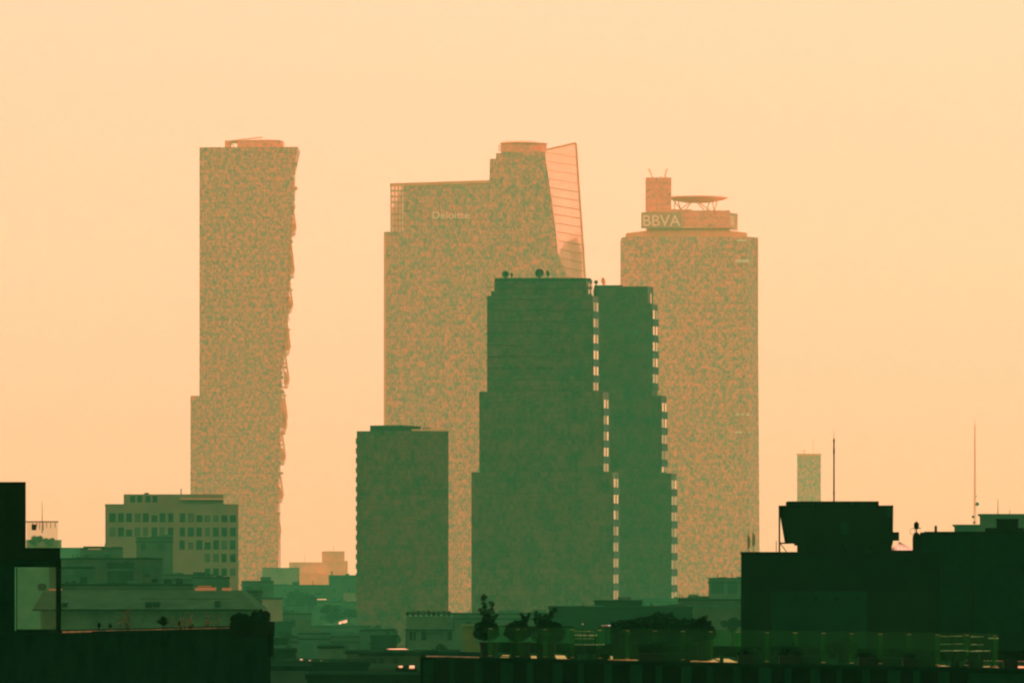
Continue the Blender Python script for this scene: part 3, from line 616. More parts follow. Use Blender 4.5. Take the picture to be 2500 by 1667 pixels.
# ================================================================== left roof garden building
def DL(x): return 1.638*F/(145-.0227*x)      # its front edge runs slightly away to the right
def LP(x, back=0): d = DL(x)+back; return PX(x, DL(x)), d
zf = HC-1.638
x0, y0 = LP(-120); x1, y1 = LP(661)
t = thing('roof_garden_building', 'black building with glass-fronted roof room and long planted roof edge', 'building', ((x0+x1)/2, (y0+y1)/2+5, 0))
x1b = PX(661, y1+9); plan = [(x0, y0), (x1, y1), (x1b, y1+9), (x0, y0+9)]
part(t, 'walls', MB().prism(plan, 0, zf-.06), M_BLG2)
part(t, 'roof', MB().prism([(x0, y0-.05), (x1+.03, y1-.05), (x1b, y1+9), (x0, y0+9)], zf-.055, zf), M_ROOF)
a0 = LP(153); a1 = LP(560); part(t, 'painted_sunlit_edge', MB().prism([(a0[0], a0[1]-.09), (a1[0], a1[1]-.09), (a1[0], a1[1]-.055), (a0[0], a0[1]-.055)], zf-.025, zf+.012), M_GOLD)  # gold strip: sunlight on the roof edge painted in
part(t, 'drainpipe', MB().tube((PX(405, DL(405)), DL(405)-.12, zf-.5), (PX(405, DL(405)), DL(405)-.12, zf-.06), .035), M_BLK)
Q = DL(60)
b = wallbox(MB(), -80, 63, 1176, Q+2, 2.2, 1340); part(t, 'stair_block', b, M_BLK)
b = wallbox(MB(), -80, 147, 1337, Q+.2, 4.2, 1366); part(t, 'roof_slab', b, M_BLK)
b = MB(); b.box(PX(-80, Q), PX(136, Q), Q+.5, Q+.7, PZ(1384, Q), PZ(1366.5, Q)); part(t, 'lintel', b, M_BLG2)
b = MB(); b.box(PX(135, Q), PX(146.5, Q), Q+.25, Q+.5, zf, PZ(1366, Q)); part(t, 'post', b, M_BLK)
b = wallbox(MB(), -80, 36, 1366, Q+.55, 3.4, 1545); part(t, 'side_wall', b, M_BLG2)
g = part(t, 'glazed_opening', MB().box(PX(36.5, Q), PX(134.5, Q), Q+.55, Q+.57, zf+.02, PZ(1385, Q)), M_GLSP)
part(g, 'window_frame', MB().box(PX(36.5, Q), PX(134.5, Q), Q+.52, Q+.6, zf, zf+.09).box(PX(36, Q), PX(38, Q), Q+.52, Q+.6, zf, PZ(1385, Q)), M_BLG2)
g = part(t, 'glass_railing', MB().box(PX(64, Q), PX(139.5, Q), Q+.3, Q+.32, PZ(1337, Q), PZ(1274, Q)), M_GLSP)
part(g, 'handrail', MB().box(PX(-80, Q), PX(140.5, Q), Q+.27, Q+.35, PZ(1274, Q), PZ(1271.5, Q)), M_BLK)
b = MB()
for x in (78, 88, 95, 104, 112, 122, 133): b.tube((PX(x, Q), Q+.29, PZ(1275, Q)), (PX(x, Q), Q+.29, PZ(1275+random.Random(x).uniform(5, 20), Q)), .008, n=4)
part(g, 'hanging_tendrils', b, M_LEAF)
part(t, 'wall_lamp', MB().box(PX(63, Q), PX(73, Q), Q+2.3, Q+2.6, PZ(1292, Q), PZ(1278, Q)), M_BLK)
part(t, 'antenna', MB().tube((PX(97, 900), 900, PZ(1345, 900)), (PX(97, 900), 900, PZ(1225, 900)), .05) if False else MB().tube((PX(97, Q), Q+1, PZ(1300, Q)), (PX(97, Q), Q+1, PZ(1224, Q)), .012, .005, 5), M_BLK)
# planter on the corner with its shrubs
a0 = LP(562); a1 = LP(661)
t = thing('planter_box', 'long black planter box with dense shrubs on the corner of the roof edge', 'planter', (a0[0], a0[1], zf-.4))
part(t, 'box', MB().prism([(a0[0], a0[1]-.25), (a1[0]+.02, a1[1]-.25), (a1[0]+.1, a1[1]+.6), (a0[0], a0[1]+.6)], PZ(1555, DL(600)), PZ(1518, DL(600))), M_BLK)
part(t, 'side_panel', MB().prism([(PX(630, DL(630)), a1[1]-.3), (a1[0]+.02, a1[1]-.3), (a1[0]+.1, a1[1]-.26), (PX(630, DL(630)), a1[1]-.26)], PZ(1603, DL(640)), PZ(1530, DL(640))), M_BLK)
rng = random.Random(8); b = MB(); zz = PZ(1519, DL(600))
for x, h in ((572, 18), (584, 24), (597, 20), (610, 14), (622, 26), (636, 30), (650, 28), (604, 16), (644, 24)):
    r = h*.0125/2
    b.leaves((PX(x, DL(x)), DL(x)+.1, zz+r*.9), (.13, .2, r*1.25), 330, .045, rng, 0)
part(t, 'foliage', b, M_LEAF)
def spiky(label, x, h, w, n, seed, back=.35, m=M_LEAF):
    d = DL(x); o = (PX(x, d), d+back, zf); rng = random.Random(seed)
    t = thing('yucca', label, 'plant', o, 'spiky plants on the roof garden edge'); b = MB(); H = h*d/F; W = w*d/F/2
    for k in range(n):
        a = rng.uniform(0, 6.28); q = rng.uniform(.1, 1); tip = Vector((o[0]+math.cos(a)*W*q, o[1]+math.sin(a)*W*q, zf+H*(1.02-.55*q*rng.uniform(.4, 1)))); s = Vector((o[0], o[1], zf+H*.22))
        side = Vector((-math.sin(a), math.cos(a), 0))*.014; mid = s.lerp(tip, .5)+Vector((0, 0, .02))
        b.add([s-side*.6, s+side*.6, mid+side, tip, mid-side], [(0, 1, 2, 3, 4)])
    part(t, 'leaves', b, m); part(t, 'stem', MB().tube((o[0], o[1], zf), (o[0], o[1], zf+H*.3), .03, .02), M_BARK)
spiky('largest spiky yucca in the middle of the roof edge', 398, 36, 44, 110, 1)
spiky('small thin yucca left on the roof edge', 240, 24, 14, 40, 2); spiky('small low yucca, second from left on the roof edge', 267, 20, 16, 40, 3)
spiky('low spiky plant right of the largest yucca', 438, 22, 22, 50, 4); spiky('tiny spiky plant right of the flower stalks', 468, 14, 12, 30, 5)
def stalks(label, xs, h, seed, n=9):
    d = DL(xs[0]); o = (PX((xs[0]+xs[1])/2, d), d+.4, zf); rng = random.Random(seed)
    t = thing('flower_stalks', label, 'plant', o, 'dry flower stalks on the roof edge'); b = MB(); f = MB()
    for k in range(n):
        x = PX(rng.uniform(*xs), d); H = h*d/F*rng.uniform(.5, 1); yy = d+rng.uniform(.3, .6); top = Vector((x+rng.uniform(-.06, .06), yy, zf+H))
        b.tube((x, yy, zf), top, .006, .004, 4)
        for j in range(9): f.leaves(top.lerp(Vector((x, yy, zf)), rng.uniform(0, .8)), (.035, .03, .03), 4, .022, rng, 0)
    part(t, 'stems', b, M_LEAF); part(t, 'flower_heads', f, M_FLOW)
stalks('tall golden flower stalks left of the yucca', (288, 317), 62, 1, 12); stalks('glowing cluster of golden stalks right of the yucca', (415, 466), 42, 2, 14); stalks('loose golden stalks near the planter box', (496, 532), 44, 3, 8)

# ================================================================== big dark building at right
D = 300
t = thing('service_building', 'big black windowless building filling the right side', 'building', base(1809, 2540, D, 30))
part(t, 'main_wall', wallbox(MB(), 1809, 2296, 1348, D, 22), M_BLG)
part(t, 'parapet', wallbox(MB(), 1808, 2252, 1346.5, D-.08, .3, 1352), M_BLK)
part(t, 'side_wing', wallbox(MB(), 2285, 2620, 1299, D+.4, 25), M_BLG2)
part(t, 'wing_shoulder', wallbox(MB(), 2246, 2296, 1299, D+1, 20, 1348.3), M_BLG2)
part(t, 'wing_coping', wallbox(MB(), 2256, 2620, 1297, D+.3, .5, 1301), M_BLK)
part(t, 'recess', wallbox(MB(), 1854, 1882, 1419, D-.04, .1, 1640), M_BLK)
part(t, 'recess_panel', wallbox(MB(), 1883, 2117, 1442, D-.05, .1, 1640), M_PANEL)
part(t, 'recess', wallbox(MB(), 2119, 2295, 1444, D-.04, .1, 1640), M_BLK)
for x in (1944, 1992, 2042, 2094): part(t, 'round_vent', MB().front([(PX(x, D)+.09*math.cos(q*.5236), PZ(1461, D)+.09*math.sin(q*.5236)) for q in range(12)], D-.1, D-.05), M_BLK)
part(t, 'downpipe', MB().box(PX(2373.5, D), PX(2377.5, D), D+.3, D+.42, PZ(1640, D), PZ(1302, D)), M_BLK)
part(t, 'rooftop_hut', wallbox(MB(), 2433, 2486, 1268, D+4, 3, 1299), M_BLK); part(t, 'hut_base', wallbox(MB(), 2405, 2500, 1288, D+3.5, 4, 1299), M_BLK)
part(t, 'hut_roof', wallbox(MB(), 2431, 2488, 1266, D+3.9, 3.2, 1269), M_BLK)
part(t, 'vent_cone', MB().lathe(PX(2295, D), D+3, [(.06, PZ(1299, D)), (.055, PZ(1284, D)), (.03, PZ(1281, D))], 10), M_BLK)
# cooling unit on its roof
def PXr(x, D): return PX(x, D+2)
def PZr(y, D): return PZ(y, D+2) if y < 1340 else PZ(y, D)

t = thing('cooling_unit', 'large black trapezoid cooling unit with steel frame on the dark roof', 'cooling unit', (PXr(2045, D), D+3, PZr(1347, D)))
b = MB(); b.front([(PXr(x, D), PZr(y, D)) for x, y in [(1923, 1326), (2180, 1326), (2181, 1233), (1907, 1235)]], D+2, D+5); part(t, 'casing', b, M_BLK)
for i, (a, c) in enumerate(((1925, 1990), (1992, 2079), (2081, 2146))): part(t, 'fan_hood', MB().box(PXr(a, D), PXr(c, D), D+2.2, D+4.8, PZr(1234, D), PZr(1223, D)), M_BLK)
b = MB(); b.box(PXr(1901, D), PXr(1905, D), D+2, D+2.07, PZr(1347, D), PZr(1234, D)); b.box(PXr(1901, D), PXr(1925, D), D+2, D+2.07, PZr(1236, D), PZr(1233.5, D)); b.box(PXr(1901, D), PXr(1925, D), D+2, D+2.07, PZr(1327, D), PZr(1323.5, D))
b.tube((PXr(1905, D), D+2.03, PZr(1326, D)), (PXr(1921, D), D+2.03, PZr(1347, D)), .02); b.tube((PXr(1905, D), D+2.03, PZr(1240, D)), (PXr(1918, D), D+2.03, PZr(1320, D)), .012)
b.box(PXr(1894.5, D), PXr(1896, D), D+2, D+2.03, PZr(1347, D), PZr(1319, D)); part(t, 'frame', b, M_BLK)
b = MB()
for x, x1, y in [(1952, 1970, 1332), (1975, 2022, 1330), (2018, 2062, 1331), (2066, 2098, 1331), (2086, 2105, 1331), (2108, 2122, 1328), (2128, 2178, 1328)]: b.box(PXr(x, D), PXr(x1, D), D+2.2, D+4.6, PZr(1347.5, D), PZr(y-5, D))
b.box(PXr(1940, D), PXr(2180, D), D+2.4, D+2.5, PZr(1331, D), PZr(1326, D)); part(t, 'feet', b, M_BLK)
part(t, 'panel_door', MB().box(PXr(2053, D), PXr(2071, D), D+1.95, D+1.99, PZr(1304, D), PZr(1274, D)), M_PIL)
part(t, 'end_panel', MB().box(PXr(2166, D), PXr(2177, D), D+1.95, D+1.99, PZr(1262, D), PZr(1236, D)), M_PIL)
part(t, 'side_box', MB().box(PXr(2181, D), PXr(2197, D), D+2.6, D+3.8, PZr(1319, D), PZr(1298, D)), M_BLK)
t = thing('antenna_pole', 'tall thin black pole rising behind the cooling unit', 'antenna', (PX(2036, D+6), D+6, PZ(1347, D+6)))
b = MB(); b.tube((PX(2036, D+6), D+6, PZ(1347, D+6)), (PX(2036, D+6), D+6, PZ(1072, D+6)), .035, .03, 8); part(t, 'pole', b, M_BLK)
part(t, 'tip', MB().tube((PX(2036, D+6), D+6, PZ(1072, D+6)), (PX(2036, D+6), D+6, PZ(1048, D+6)), .012, .004, 6), M_BLK)
part(t, 'collars', MB().tube((PX(2036, D+6), D+6, PZ(1203.5, D+6)), (PX(2036, D+6), D+6, PZ(1202, D+6)), .07).tube((PX(2036, D+6), D+6, PZ(1108, D+6)), (PX(2036, D+6), D+6, PZ(1095, D+6)), .045).tube((PX(2036, D+6), D+6, PZ(1080, D+6)), (PX(2036, D+6), D+6, PZ(1071, D+6)), .042), M_BLK)
t = thing('glass_roof_light', 'small pink sunlit pyramid roof light between cooling unit and pump', 'skylight', (PXr(2212, D), D+4, PZr(1347, D)))
zz = PZr(1342, D); b = MB(); b.add([(PXr(2178, D), D+3, zz), (PXr(2246, D), D+3, zz), (PXr(2246, D), D+6, zz), (PXr(2178, D), D+6, zz), (PXr(2203, D), D+4.5, PZr(1322, D))], [(3, 2, 1, 0), (0, 1, 4), (1, 2, 4), (2, 3, 4), (3, 0, 4)]); part(t, 'glazing', b, M_PINK)
b = MB()
for x in (2190, 2201, 2212, 2223, 2234): b.tube((PXr(x, D), D+2.98, zz), (PXr(2203, D), D+4.46, PZr(1321.7, D)), .008, n=4)
part(t, 'glazing_bars', b, M_BLG2); part(t, 'kerb', MB().box(PXr(2177, D), PXr(2247, D), D+2.9, D+6.1, PZr(1347.5, D), zz), M_BLK)
t = thing('vent_stack', 'black domed pump with square head and thin ring on the dark roof', 'vent', (PXr(2236, D), D+1, PZr(1347, D)))
part(t, 'dome', MB().lathe(PXr(2236, D), D+1.6, [(.17, PZr(1347, D)), (.17, PZr(1312, D)), (.12, PZr(1302, D)), (.04, PZr(1299, D))], 14), M_BLK, True)
b = MB(); b.tube((PXr(2236, D), D+1.6, PZr(1302, D)), (PXr(2236, D), D+1.6, PZr(1288, D)), .03); b.lathe(PXr(2236, D), D+1.6, [(.05, PZr(1292, D)), (.11, PZr(1288, D)), (.11, PZr(1277, D)), (.06, PZr(1275, D)), (.02, PZr(1272.5, D))], 10)
b.box(PXr(2230, D), PXr(2247, D), D+1.55, D+1.6, PZr(1290, D), PZr(1288, D)); part(t, 'head', b, M_BLK)
b = MB(); c = (PXr(2226.5, D), PZr(1297, D))
for q in range(16): b.tube((c[0]+.11*math.cos(q*.3927), D+1.6, c[1]+.14*math.sin(q*.3927)), (c[0]+.11*math.cos((q+1)*.3927), D+1.6, c[1]+.14*math.sin((q+1)*.3927)), .009, n=5)
part(t, 'ring', b, M_BLG2)
# hazy pieces behind it
D = 1000
t = block('pale hazy block at far right edge with overhanging flat roof', 2392, 2560, 1258, D, 20, M_LOW, M_LOW, clutter=False)
part(t, 'overhang', wallbox(MB(), 2387, 2560, 1254, D-.5, 3, 1258), M_LOW)
part(t, 'antenna', MB().tube((PX(2441, D), D+4, PZ(1254, D)), (PX(2441, D), D+4, PZ(1216, D)), .06, .03, 5).tube((PX(2470, D), D+4, PZ(1254, D)), (PX(2470, D), D+4, PZ(1244, D)), .05, .03, 5), M_LOW)
t = block('low pale hazy block at the foot of the radio mast', 2330, 2392, 1284, D+20, 20, M_LOWP, M_LOWP, clutter=False)
part(t, 'overhang', wallbox(MB(), 2325, 2392, 1280, D+19.5, 3, 1284), M_LOWP)
DM = 2300
t = thing('radio_mast', 'tall thin lattice radio mast with small dishes, far right', 'mast', (PX(2380, DM), DM, 0))
b = MB(); zb, zt = PZ(1285, DM), PZ(1035, DM)
def leg(k, s): a = k*2.094+.3; r = .42*(1-s)+.1*s; return Vector((PX(2380, DM)+r*math.cos(a), DM+r*math.sin(a), zb+(zt-zb)*s))
for k in range(3): b.tube(leg(k, 0), leg(k, 1), .07, .06, 5)
for j in range(26):
    for k in range(3): b.tube(leg(k, j/26), leg((k+1) % 3, (j+1)/26), .035, n=4)
part(t, 'lattice', b, M_SALM)
part(t, 'whip', MB().tube((PX(2380, DM), DM, zt), (PX(2380, DM), DM, PZ(1024, DM)), .05, .03, 5), M_SALM)
for x, y, r in ((2385.5, 1230, 4.5), (2375.5, 1261, 3.4), (2378, 1275, 3)):
    rr = r*DM/F; part(t, 'dish', MB().front([(PX(x, DM)+rr*math.cos(q*.45), PZ(y, DM)+rr*math.sin(q*.45)) for q in range(14)], DM-.7, DM-.35), M_MIDB)
part(t, 'arms', MB().box(PX(2380, DM), PX(2387, DM), DM-.1, DM+.1, PZ(1212, DM), PZ(1211, DM)).box(PX(2380, DM), PX(2387, DM), DM-.1, DM+.1, PZ(1231, DM), PZ(1230, DM)), M_MIDB)
part(t, 'foot', MB().box(PX(2376, DM), PX(2384, DM), DM-.4, DM+.4, 0, zb), M_MIDB)
for k, (x, y, r) in enumerate(((1828, 1302, 2.5), (1840, 1297, 3.5))):
    DD = 640; o = (PX(x, DD), DD, PZ(1470, DD)); t = thing('panel_antenna', ['shorter', 'taller'][k]+' hazy antenna post left of the cooling unit', 'antenna', o)
    part(t, 'post', MB().tube(o, (o[0], o[1], PZ(y-7, DD)), .04, .02), M_LOW)
    part(t, 'panels', MB().box(o[0]-.12, o[0]-.04, DD-.1, DD+.1, PZ(y+36, DD), PZ(y+4, DD)).box(o[0]+.04, o[0]+.12, DD-.1, DD+.1, PZ(y+34, DD), PZ(y+8, DD)), M_LOW)

# ================================================================== planted terrace in front
h0 = 2.616
def DT(x): return h0*F/(200+.0205*(x-1026))
zt = HC-h0
def T(x, back=0, dx=0): d = DT(x); return (PX(x, d)+dx, d+back)
xl, xr = 1026, 2364
A, B = T(xl), T(xr); B2 = T(2640)
t = thing('terrace_building', 'dark building with vertical pilasters below the planted glass terrace', 'building', ((A[0]+B[0])/2, (A[1]+B[1])/2, 0))
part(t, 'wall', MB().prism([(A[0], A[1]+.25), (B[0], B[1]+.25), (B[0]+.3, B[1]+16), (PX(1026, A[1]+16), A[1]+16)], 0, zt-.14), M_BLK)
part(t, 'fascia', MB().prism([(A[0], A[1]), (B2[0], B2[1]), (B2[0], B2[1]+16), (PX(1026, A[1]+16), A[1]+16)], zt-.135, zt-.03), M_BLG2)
part(t, 'floor_tiles', MB().prism([(T(1180)[0], T(1180)[1]+.1), (B2[0], B2[1]+.1), (B2[0], B2[1]+15.1), (T(1180)[0], T(1180)[1]+15.1)], zt-.026, zt-.012), M_ROOF)
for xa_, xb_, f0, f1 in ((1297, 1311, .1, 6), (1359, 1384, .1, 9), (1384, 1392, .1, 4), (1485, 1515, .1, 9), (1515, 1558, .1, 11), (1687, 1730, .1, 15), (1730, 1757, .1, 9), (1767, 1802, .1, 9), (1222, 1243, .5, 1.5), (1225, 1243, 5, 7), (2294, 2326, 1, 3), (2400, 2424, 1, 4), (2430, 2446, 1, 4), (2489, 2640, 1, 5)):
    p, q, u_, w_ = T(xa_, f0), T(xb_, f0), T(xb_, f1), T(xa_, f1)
    part(t, 'painted_sun_patch', MB().prism([p, q, u_, w_], zt-.011, zt-.004), M_SUNPATCH)  # sunlit floor patches painted in orange on the dark floor
a = T(1040, .02); c = T(1170, .02)
part(t, 'painted_sunlit_edge', MB().prism([(a[0], a[1]), (c[0], c[1]), (c[0], c[1]+.3), (a[0], a[1]+.3)], zt-.028, zt-.0), M_GOLD)  # sun along the terrace edge, painted as a gold strip
part(t, 'back_kerb', MB().prism([T(1180, 15.2), T(2640, 15.2), T(2640, 15.6), T(1180, 15.6)], zt-.02, zt+.32), M_BLK)
for k in range(21):
    x = 1034+k*63.0; p, q = T(x), T(x+(24, 13, 19, 30, 16)[k % 5]); part(t, 'pilaster', MB().prism([p, q, (q[0], q[1]+.3), (p[0], p[1]+.3)], 0, zt-.15), M_PIL)
p, q = T(2364.5, -.4), T(2640, -.4)
t = thing('stair_wall', 'slightly paler plain wall in the bottom right corner', 'wall', (p[0], p[1], 0))
part(t, 'wall', MB().prism([p, q, (q[0], q[1]+.35), (p[0], p[1]+.35)], 0, zt-.16), M_PIL)
part(t, 'coping', MB().prism([(p[0], p[1]-.03), (q[0], q[1]-.03), (q[0], q[1]+.37), (p[0], p[1]+.37)], zt-.155, zt-.14), M_BLK)
# glass balustrade: one pane, one post copied along
posts = [1199+66.2*k+.13*k*k for k in range(19)]
t = thing('glass_balustrade', 'long row of glass panes with metal clips along the terrace edge', 'railing', (A[0], A[1], zt))
def pane(xa, xb):
    p, q = T(xa, .12), T(xb, .12)
    g = part(t, 'glass_pane', MB().prism([p, q, (q[0], q[1]+.02), (p[0], p[1]+.02)], zt-.02, zt+.96), M_GLS)
    p, q = T(xb-5, .07), T(xb+5, .07)
    part(g, 'clip', MB().prism([p, q, (q[0], q[1]+.045), (p[0], p[1]+.045)], zt+.885, zt+.90), M_GOLD)
    part(g, 'clip', MB().prism([p, q, (q[0], q[1]+.045), (p[0], p[1]+.045)], zt+.04, zt+.055), M_GOLD)
    p, q = T(xb-6, .15), T(xb+6, .15)
    part(g, 'joint_strip', MB().prism([p, q, (q[0], q[1]+.01), (p[0], p[1]+.01)], zt+.06, zt+.88), M_JOINT)
M_JOINT = glass('frosted_joint', (.7, .9, .7), (.05, .22, .06), .085)
for a_, b_ in zip(posts[:-1], posts[1:]): pane(a_+1.5, b_-1.5)
pane(1190, 1197)
p, q = T(1180, .10), T(1400, .10); 
part(t, 'top_rail', MB().prism([p, q, (q[0], q[1]+.05), (p[0], p[1]+.05)], zt+.965, zt+.99), M_BLG2)
p, q = T(1462, .10), T(1640, .10)
part(t, 'top_rail', MB().prism([p, q, (q[0], q[1]+.05), (p[0], p[1]+.05)], zt+.965, zt+.99), M_BLG2)
p, q = T(2376, 4), T(2640, 4)
t = thing('handrail', 'thin bright metal rail low behind the glass at far right', 'railing', (p[0], p[1], zt))
part(t, 'rail', MB().prism([p, q, (q[0], q[1]+.04), (p[0], p[1]+.04)], zt+.13, zt+.155), M_METAL)
part(t, 'stub', MB().box(p[0], p[0]+.03, p[1]+.05, p[1]+.08, zt-.01, zt+.13), M_METAL)

def potted(label, x0, x1, bx0, bx1, yb0, yb1, seed, sprigs=(), back=1.2, name='potted_bush'):
    """tapered planter, round clipped bush, upright sprigs; columns and rows of the photo"""
    xm = (x0+x1)/2; d = DT(xm)+back; rng = random.Random(seed); k = d/F
    cx = PX(xm, d); o = (cx, d, zt-.01); zb = zt-.01
    t = thing(name, label, 'potted plant', o, 'potted bushes along the glass terrace')
    ztop = PZ(1566, d); r = (x1-x0)*k/2
    part(t, 'pot', MB().lathe(cx, d, [(r*.8, zb), (r*.95, ztop-.06), (r*1.06, ztop-.05), (r*1.06, ztop), (r*.9, ztop)], 20), M_POT, False)
    bc = PX((bx0+bx1)/2, d); br = (bx1-bx0)*k/2; z0, z1 = PZ(yb1, d), PZ(yb0, d); zc = (z0+z1)/2; hz = (z1-z0)/2
    b = MB(); b.leaves((bc, d, zc), (br*.92, br*.9, hz*.95), 2600, .035, rng, .2)
    for _ in range(26):
        a = rng.uniform(0, 6.28); e = rng.uniform(-.6, 1.4); p = Vector((bc+br*.86*math.cos(a)*math.cos(e), d+br*.8*math.sin(a)*math.cos(e), zc+hz*.88*math.sin(e)))
        b.leaves(p, (.09, .09, .07), 60, .035, rng, 0)
    part(t, 'foliage', b, M_LEAF)
    if sprigs:
        b = MB(); s = MB()
        for (sx, sy, tx, ty, w) in sprigs:
            p0 = Vector((PX(sx, d), d, PZ(sy, d))); p1 = Vector((PX(tx, d), d, PZ(ty, d))); s.tube(p0-Vector((0, 0, .3)), p1, .012, .006, 5)
            n = max(3, int((p1-p0).length/.05))
            for j in range(n+1):
                q = p0.lerp(p1, j/n); ww = w*k/2*(1.15-.5*j/n)*rng.uniform(.5, 1.15)
                for side in (-1, 1):
                    if rng.random() < .8: b.leaves(q+Vector((side*ww*.7, 0, rng.uniform(-.03, .04))), (.055, .07, .045), 16, .032, rng, 0)
                b.leaves(q, (.05, .06, .05), 10, .03, rng, 0)
        part(t, 'sprigs', b, M_LEAF); part(t, 'stem', s, M_BARK)
    return t
potted('bush with tall upright sapling, left end of the terrace', 1170, 1216, 1153, 1222, 1514, 1566, 1, [(1188, 1518, 1180, 1452, 18), (1195, 1520, 1201, 1470, 18), (1180, 1500, 1172, 1488, 10), (1200, 1518, 1212, 1500, 14), (1190, 1516, 1189, 1500, 24)])
potted('round bush with short crooked sprig, second pot from the left', 1245, 1296, 1228, 1300, 1514, 1568, 2, [(1282, 1518, 1272, 1496, 7), (1282, 1516, 1292, 1499, 7), (1280, 1520, 1281, 1506, 14)])
potted('widest round bush with leafy sprigs leaning right, third pot from the left', 1311, 1359, 1290, 1384, 1514, 1576, 3, [(1312, 1520, 1318, 1497, 12), (1330, 1516, 1354, 1487, 16), (1340, 1516, 1350, 1495, 14), (1306, 1512, 1309, 1495, 5), (1322, 1520, 1330, 1503, 16)], back=1.5)
potted('round bush behind the glass at the right end of the hedge', 1700, 1742, 1684, 1749, 1511, 1574, 4, [(1712, 1516, 1722, 1507, 16)], back=2.2)
potted('low bush seen through the glass below the dark building', 2040, 2080, 2020, 2095, 1560, 1600, 5, [], back=3)
def hedge(label, x0, x1, prof, seed, back=2.6):
    d = DT((x0+x1)/2)+back; k = d/F; rng = random.Random(seed); o = (PX((x0+x1)/2, d), d, zt-.01)
    t = thing('hedge_planter', label, 'planter', o, 'hedge planters on the terrace')
    part(t, 'box', MB().box(PX(x0+4, d), PX(x1-4, d), d-.25, d+.25, zt-.012, PZ(1572, d)), M_POT)
    b = MB()
    n = int((x1-x0)/5)
    for j in range(n):
        x = x0+(j+.5)*(x1-x0)/n; y = prof(x); z1 = PZ(y, d); z0 = PZ(1582, d)
        b.leaves((PX(x, d), d+rng.uniform(-.1, .1), (z0+z1)/2), (5.5*k, .28, (z1-z0)/2*rng.uniform(.93, 1.05)), 260, .038, rng, 0)
        b.leaves((PX(x, d), d, z1-.04), (.05, .1, rng.uniform(.04, .1)), 26, .03, rng, 0)
    part(t, 'foliage', b, M_LEAF); return t
hedge('left rising part of the long hedge behind the glass', 1492, 1600, lambda x: 1519-(x-1492)*.155, 1)
hedge('highest middle part of the long hedge with feathery top', 1596, 1650, lambda x: 1497-3*math.sin(x) if x < 1645 else 1505, 2)
hedge('right low part of the long hedge beside the round bush', 1648, 1712, lambda x: 1511+2*math.sin(x*.3), 3)
def low_bush(label, x0, x1, y0, seed, back=3.2):
    d = DT((x0+x1)/2)+back; k = d/F; rng = random.Random(seed); o = (PX((x0+x1)/2, d), d, zt)
    t = thing('planter_box', label, 'planter', o, 'low planters along the terrace floor')
    part(t, 'box', MB().box(PX(x0, d), PX(x1, d), d-.2, d+.3, zt-.012, zt+.22), M_POT)
    b = MB()
    for j in range(int((x1-x0)/9)+1):
        x = x0+5+j*9; hh = max(.1, PZ(y0+rng.uniform(0, 14), d)-zt-.2)
        b.leaves((PX(x, d), d, zt+.2+hh/2), (.09, .2, hh/2), 110, .04, rng, 0)
    part(t, 'foliage', b, M_LEAF)
lows = [(1384, 1398, 1585, 'tiny planter left of the bright table'), (1463, 1484, 1575, 'small planter between table and long hedge'), (1560, 1686, 1560, 'long low planter under the hedge'), (1758, 1766, 1590, 'narrow planter between two bright floor patches'),
        (1802, 1900, 1575, 'low planter left under the big dark building'), (1902, 2020, 1568, 'second low planter under the big dark building'), (2096, 2200, 1580, 'third low planter under the big dark building'), (2204, 2290, 1585, 'low planter just left of the metal chairs'), (2330, 2342, 1590, 'tiny planter between the metal chairs'), (2364, 2398, 1588, 'dark planter behind the end of the bright rail'), (2450, 2484, 1592, 'dark planter at the right edge of the picture')]
for k, (a_, b_, y_, lb) in enumerate(lows): low_bush(lb, a_, b_, y_, 20+k, .5)
# table, chairs, heater, lamp
def table(label, x, w, ytop, back, rnd=False):
    d = DT(x)+back; k = d/F; o = (PX(x, d), d, zt-.01); z = PZ(ytop, d); W = w*k/2
    t = thing('terrace_table', label, 'table', o)
    part(t, 'tabletop', MB().lathe(o[0], d, [(W, z-.03), (W, z)], 24) if rnd else MB().box(o[0]-W, o[0]+W, d-.35, d+.35, z-.035, z), M_METAL)
    if rnd: part(t, 'leg', MB().tube(o, (o[0], d, z-.03), .03, .03), M_BLG2); part(t, 'foot', MB().lathe(o[0], d, [(W*.7, zt-.01), (W*.6, zt+.02)], 16), M_BLG2)
    else:
        for sx in (-1, 1):
            for sy in (-.3, .3): part(t, 'leg', MB().tube((o[0]+sx*W*.85, d+sy, zt-.01), (o[0]+sx*W*.85, d+sy, z-.035), .022), M_BLG2)
    return t
table('long bright topped table seen between the potted bushes and the heater', 1430, 56, 1549, 2.2)
table('round bistro table beside the metal chairs at right', 2425, 24, 1556, 1.6, True)
def make_chair(x, back, label, rot=0):
    d = DT(x)+back; o = (0, 0, 0)
    t = thing('metal_chair', label, 'chair', o, 'metal chairs on the terrace')
    part(t, 'seat', MB().box(-.21, .21, -.2, .2, .43, .45), M_METAL)
    for sx in (-.2, .2):
        part(t, 'leg', MB().tube((sx, -.2, 0), (sx, -.19, .43), .013), M_BLG2); part(t, 'leg', MB().tube((sx, .22, 0), (sx, .2, .43), .013), M_BLG2)
        part(t, 'back_post', MB().tube((sx, .2, .43), (sx, .26, .86), .013), M_BLG2)
    part(t, 'back_slat', MB().box(-.19, .19, .225, .245, .62, .64), M_METAL); part(t, 'back_slat', MB().box(-.19, .19, .25, .27, .84, .865), M_METAL)
    t.ob.location = (PX(x, d), d, zt-.01); t.ob.rotation_euler = (0, 0, rot); return t.ob
c0 = make_chair(2318, 1.4, 'metal chair first in the row at right, dark slats glinting', 2.6)
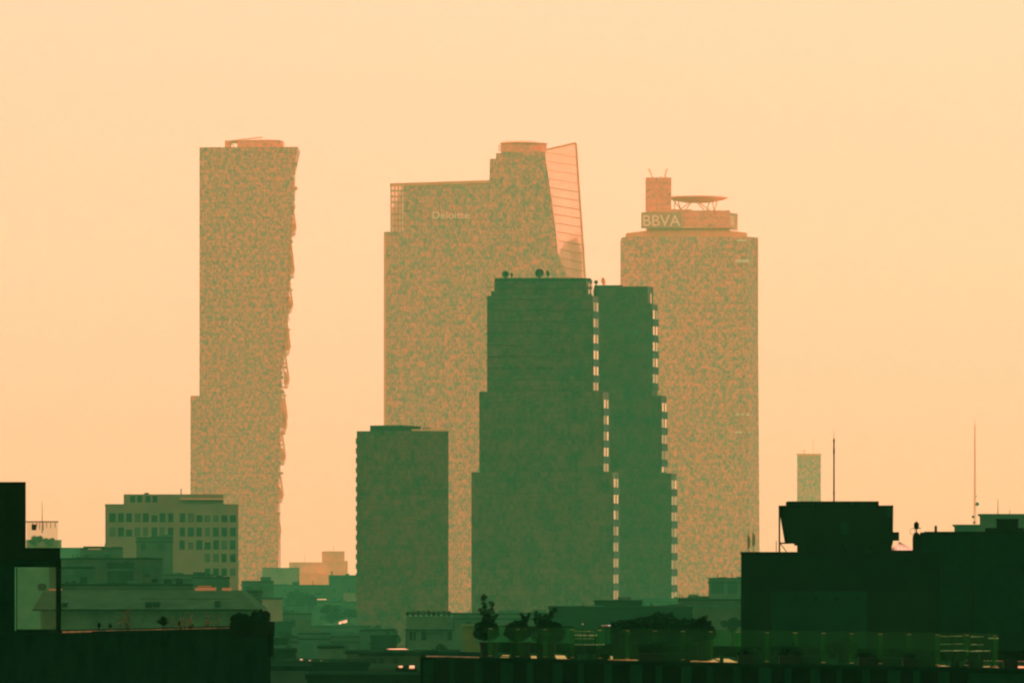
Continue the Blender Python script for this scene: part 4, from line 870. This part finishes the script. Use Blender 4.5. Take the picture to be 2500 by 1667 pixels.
for x, bk, rz, lb in [(2346, 2.2, .4, 'metal chair second in the row at right'), (2378, 1.2, 3.4, 'metal chair third in the row at right, turned away'), (2396, 2.4, 1.2, 'metal chair nearest the round bistro table'),
                      (1418, 1.3, 3.1, 'metal chair in front of the long bright table, left'), (1443, 1.2, 2.8, 'metal chair in front of the long bright table, right'), (1458, 2.4, 1.4, 'metal chair at the right head of the long bright table')]:
    c = copy_tree(c0, (PX(x, DT(x)+bk), DT(x)+bk, zt-.01), lb); c.rotation_euler = (0, 0, rz)
d = DT(1480)+1.8; k = d/F; o = (PX(1479.5, d), d, zt-.01)
t = thing('patio_heater', 'slim patio heater with shallow curved bright top left of the hedge', 'heater', o)
zz = PZ(1527, d); part(t, 'reflector', MB().lathe(o[0], d, [(.13, zz-.03), (.15, zz+.015), (.14, zz+.02), (.05, zz)], 20), M_METAL)
part(t, 'pole', MB().tube(o, (o[0], d, zz-.03), .025), M_BLG2); part(t, 'foot', MB().lathe(o[0], d, [(.16, zt-.01), (.12, zt+.1)], 16), M_BLG2)
o = (PX(1423, d), d+.6, zt-.01)
t = thing('garden_lamp', 'thin lamp post with small pale globe above the long bright table', 'lamp', o)
part(t, 'post', MB().tube(o, (o[0], o[1], PZ(1524, d)), .01), M_BLG2)
part(t, 'globe', MB().lathe(o[0], o[1], [(.004, PZ(1524, d)-.015), (.02, PZ(1524, d)), (.02, PZ(1524, d)+.015), (.004, PZ(1524, d)+.035)], 10), M_SKYL)

# ================================================================== haze
hz = bpy.data.meshes.new('haze'); b = MB().box(-3500, 3500, -120, 5600, -1, 300)
o = b.build('haze', M_GROUND); o.data.materials.clear(); o['kind'] = 'stuff'
m = bpy.data.materials.new('haze'); m.use_nodes = True; t_ = m.node_tree; t_.nodes.clear()
out = t_.nodes.new('ShaderNodeOutputMaterial'); v = t_.nodes.new('ShaderNodeVolumePrincipled'); t_.links.new(v.outputs[0], out.inputs['Volume'])
v.inputs['Color'].default_value = (.15, 1, .40, 1); v.inputs['Absorption Color'].default_value = (1, 1, 1, 1)
v.inputs['Density'].default_value = .74e-4; v.inputs['Anisotropy'].default_value = .2
o.data.materials.append(m)
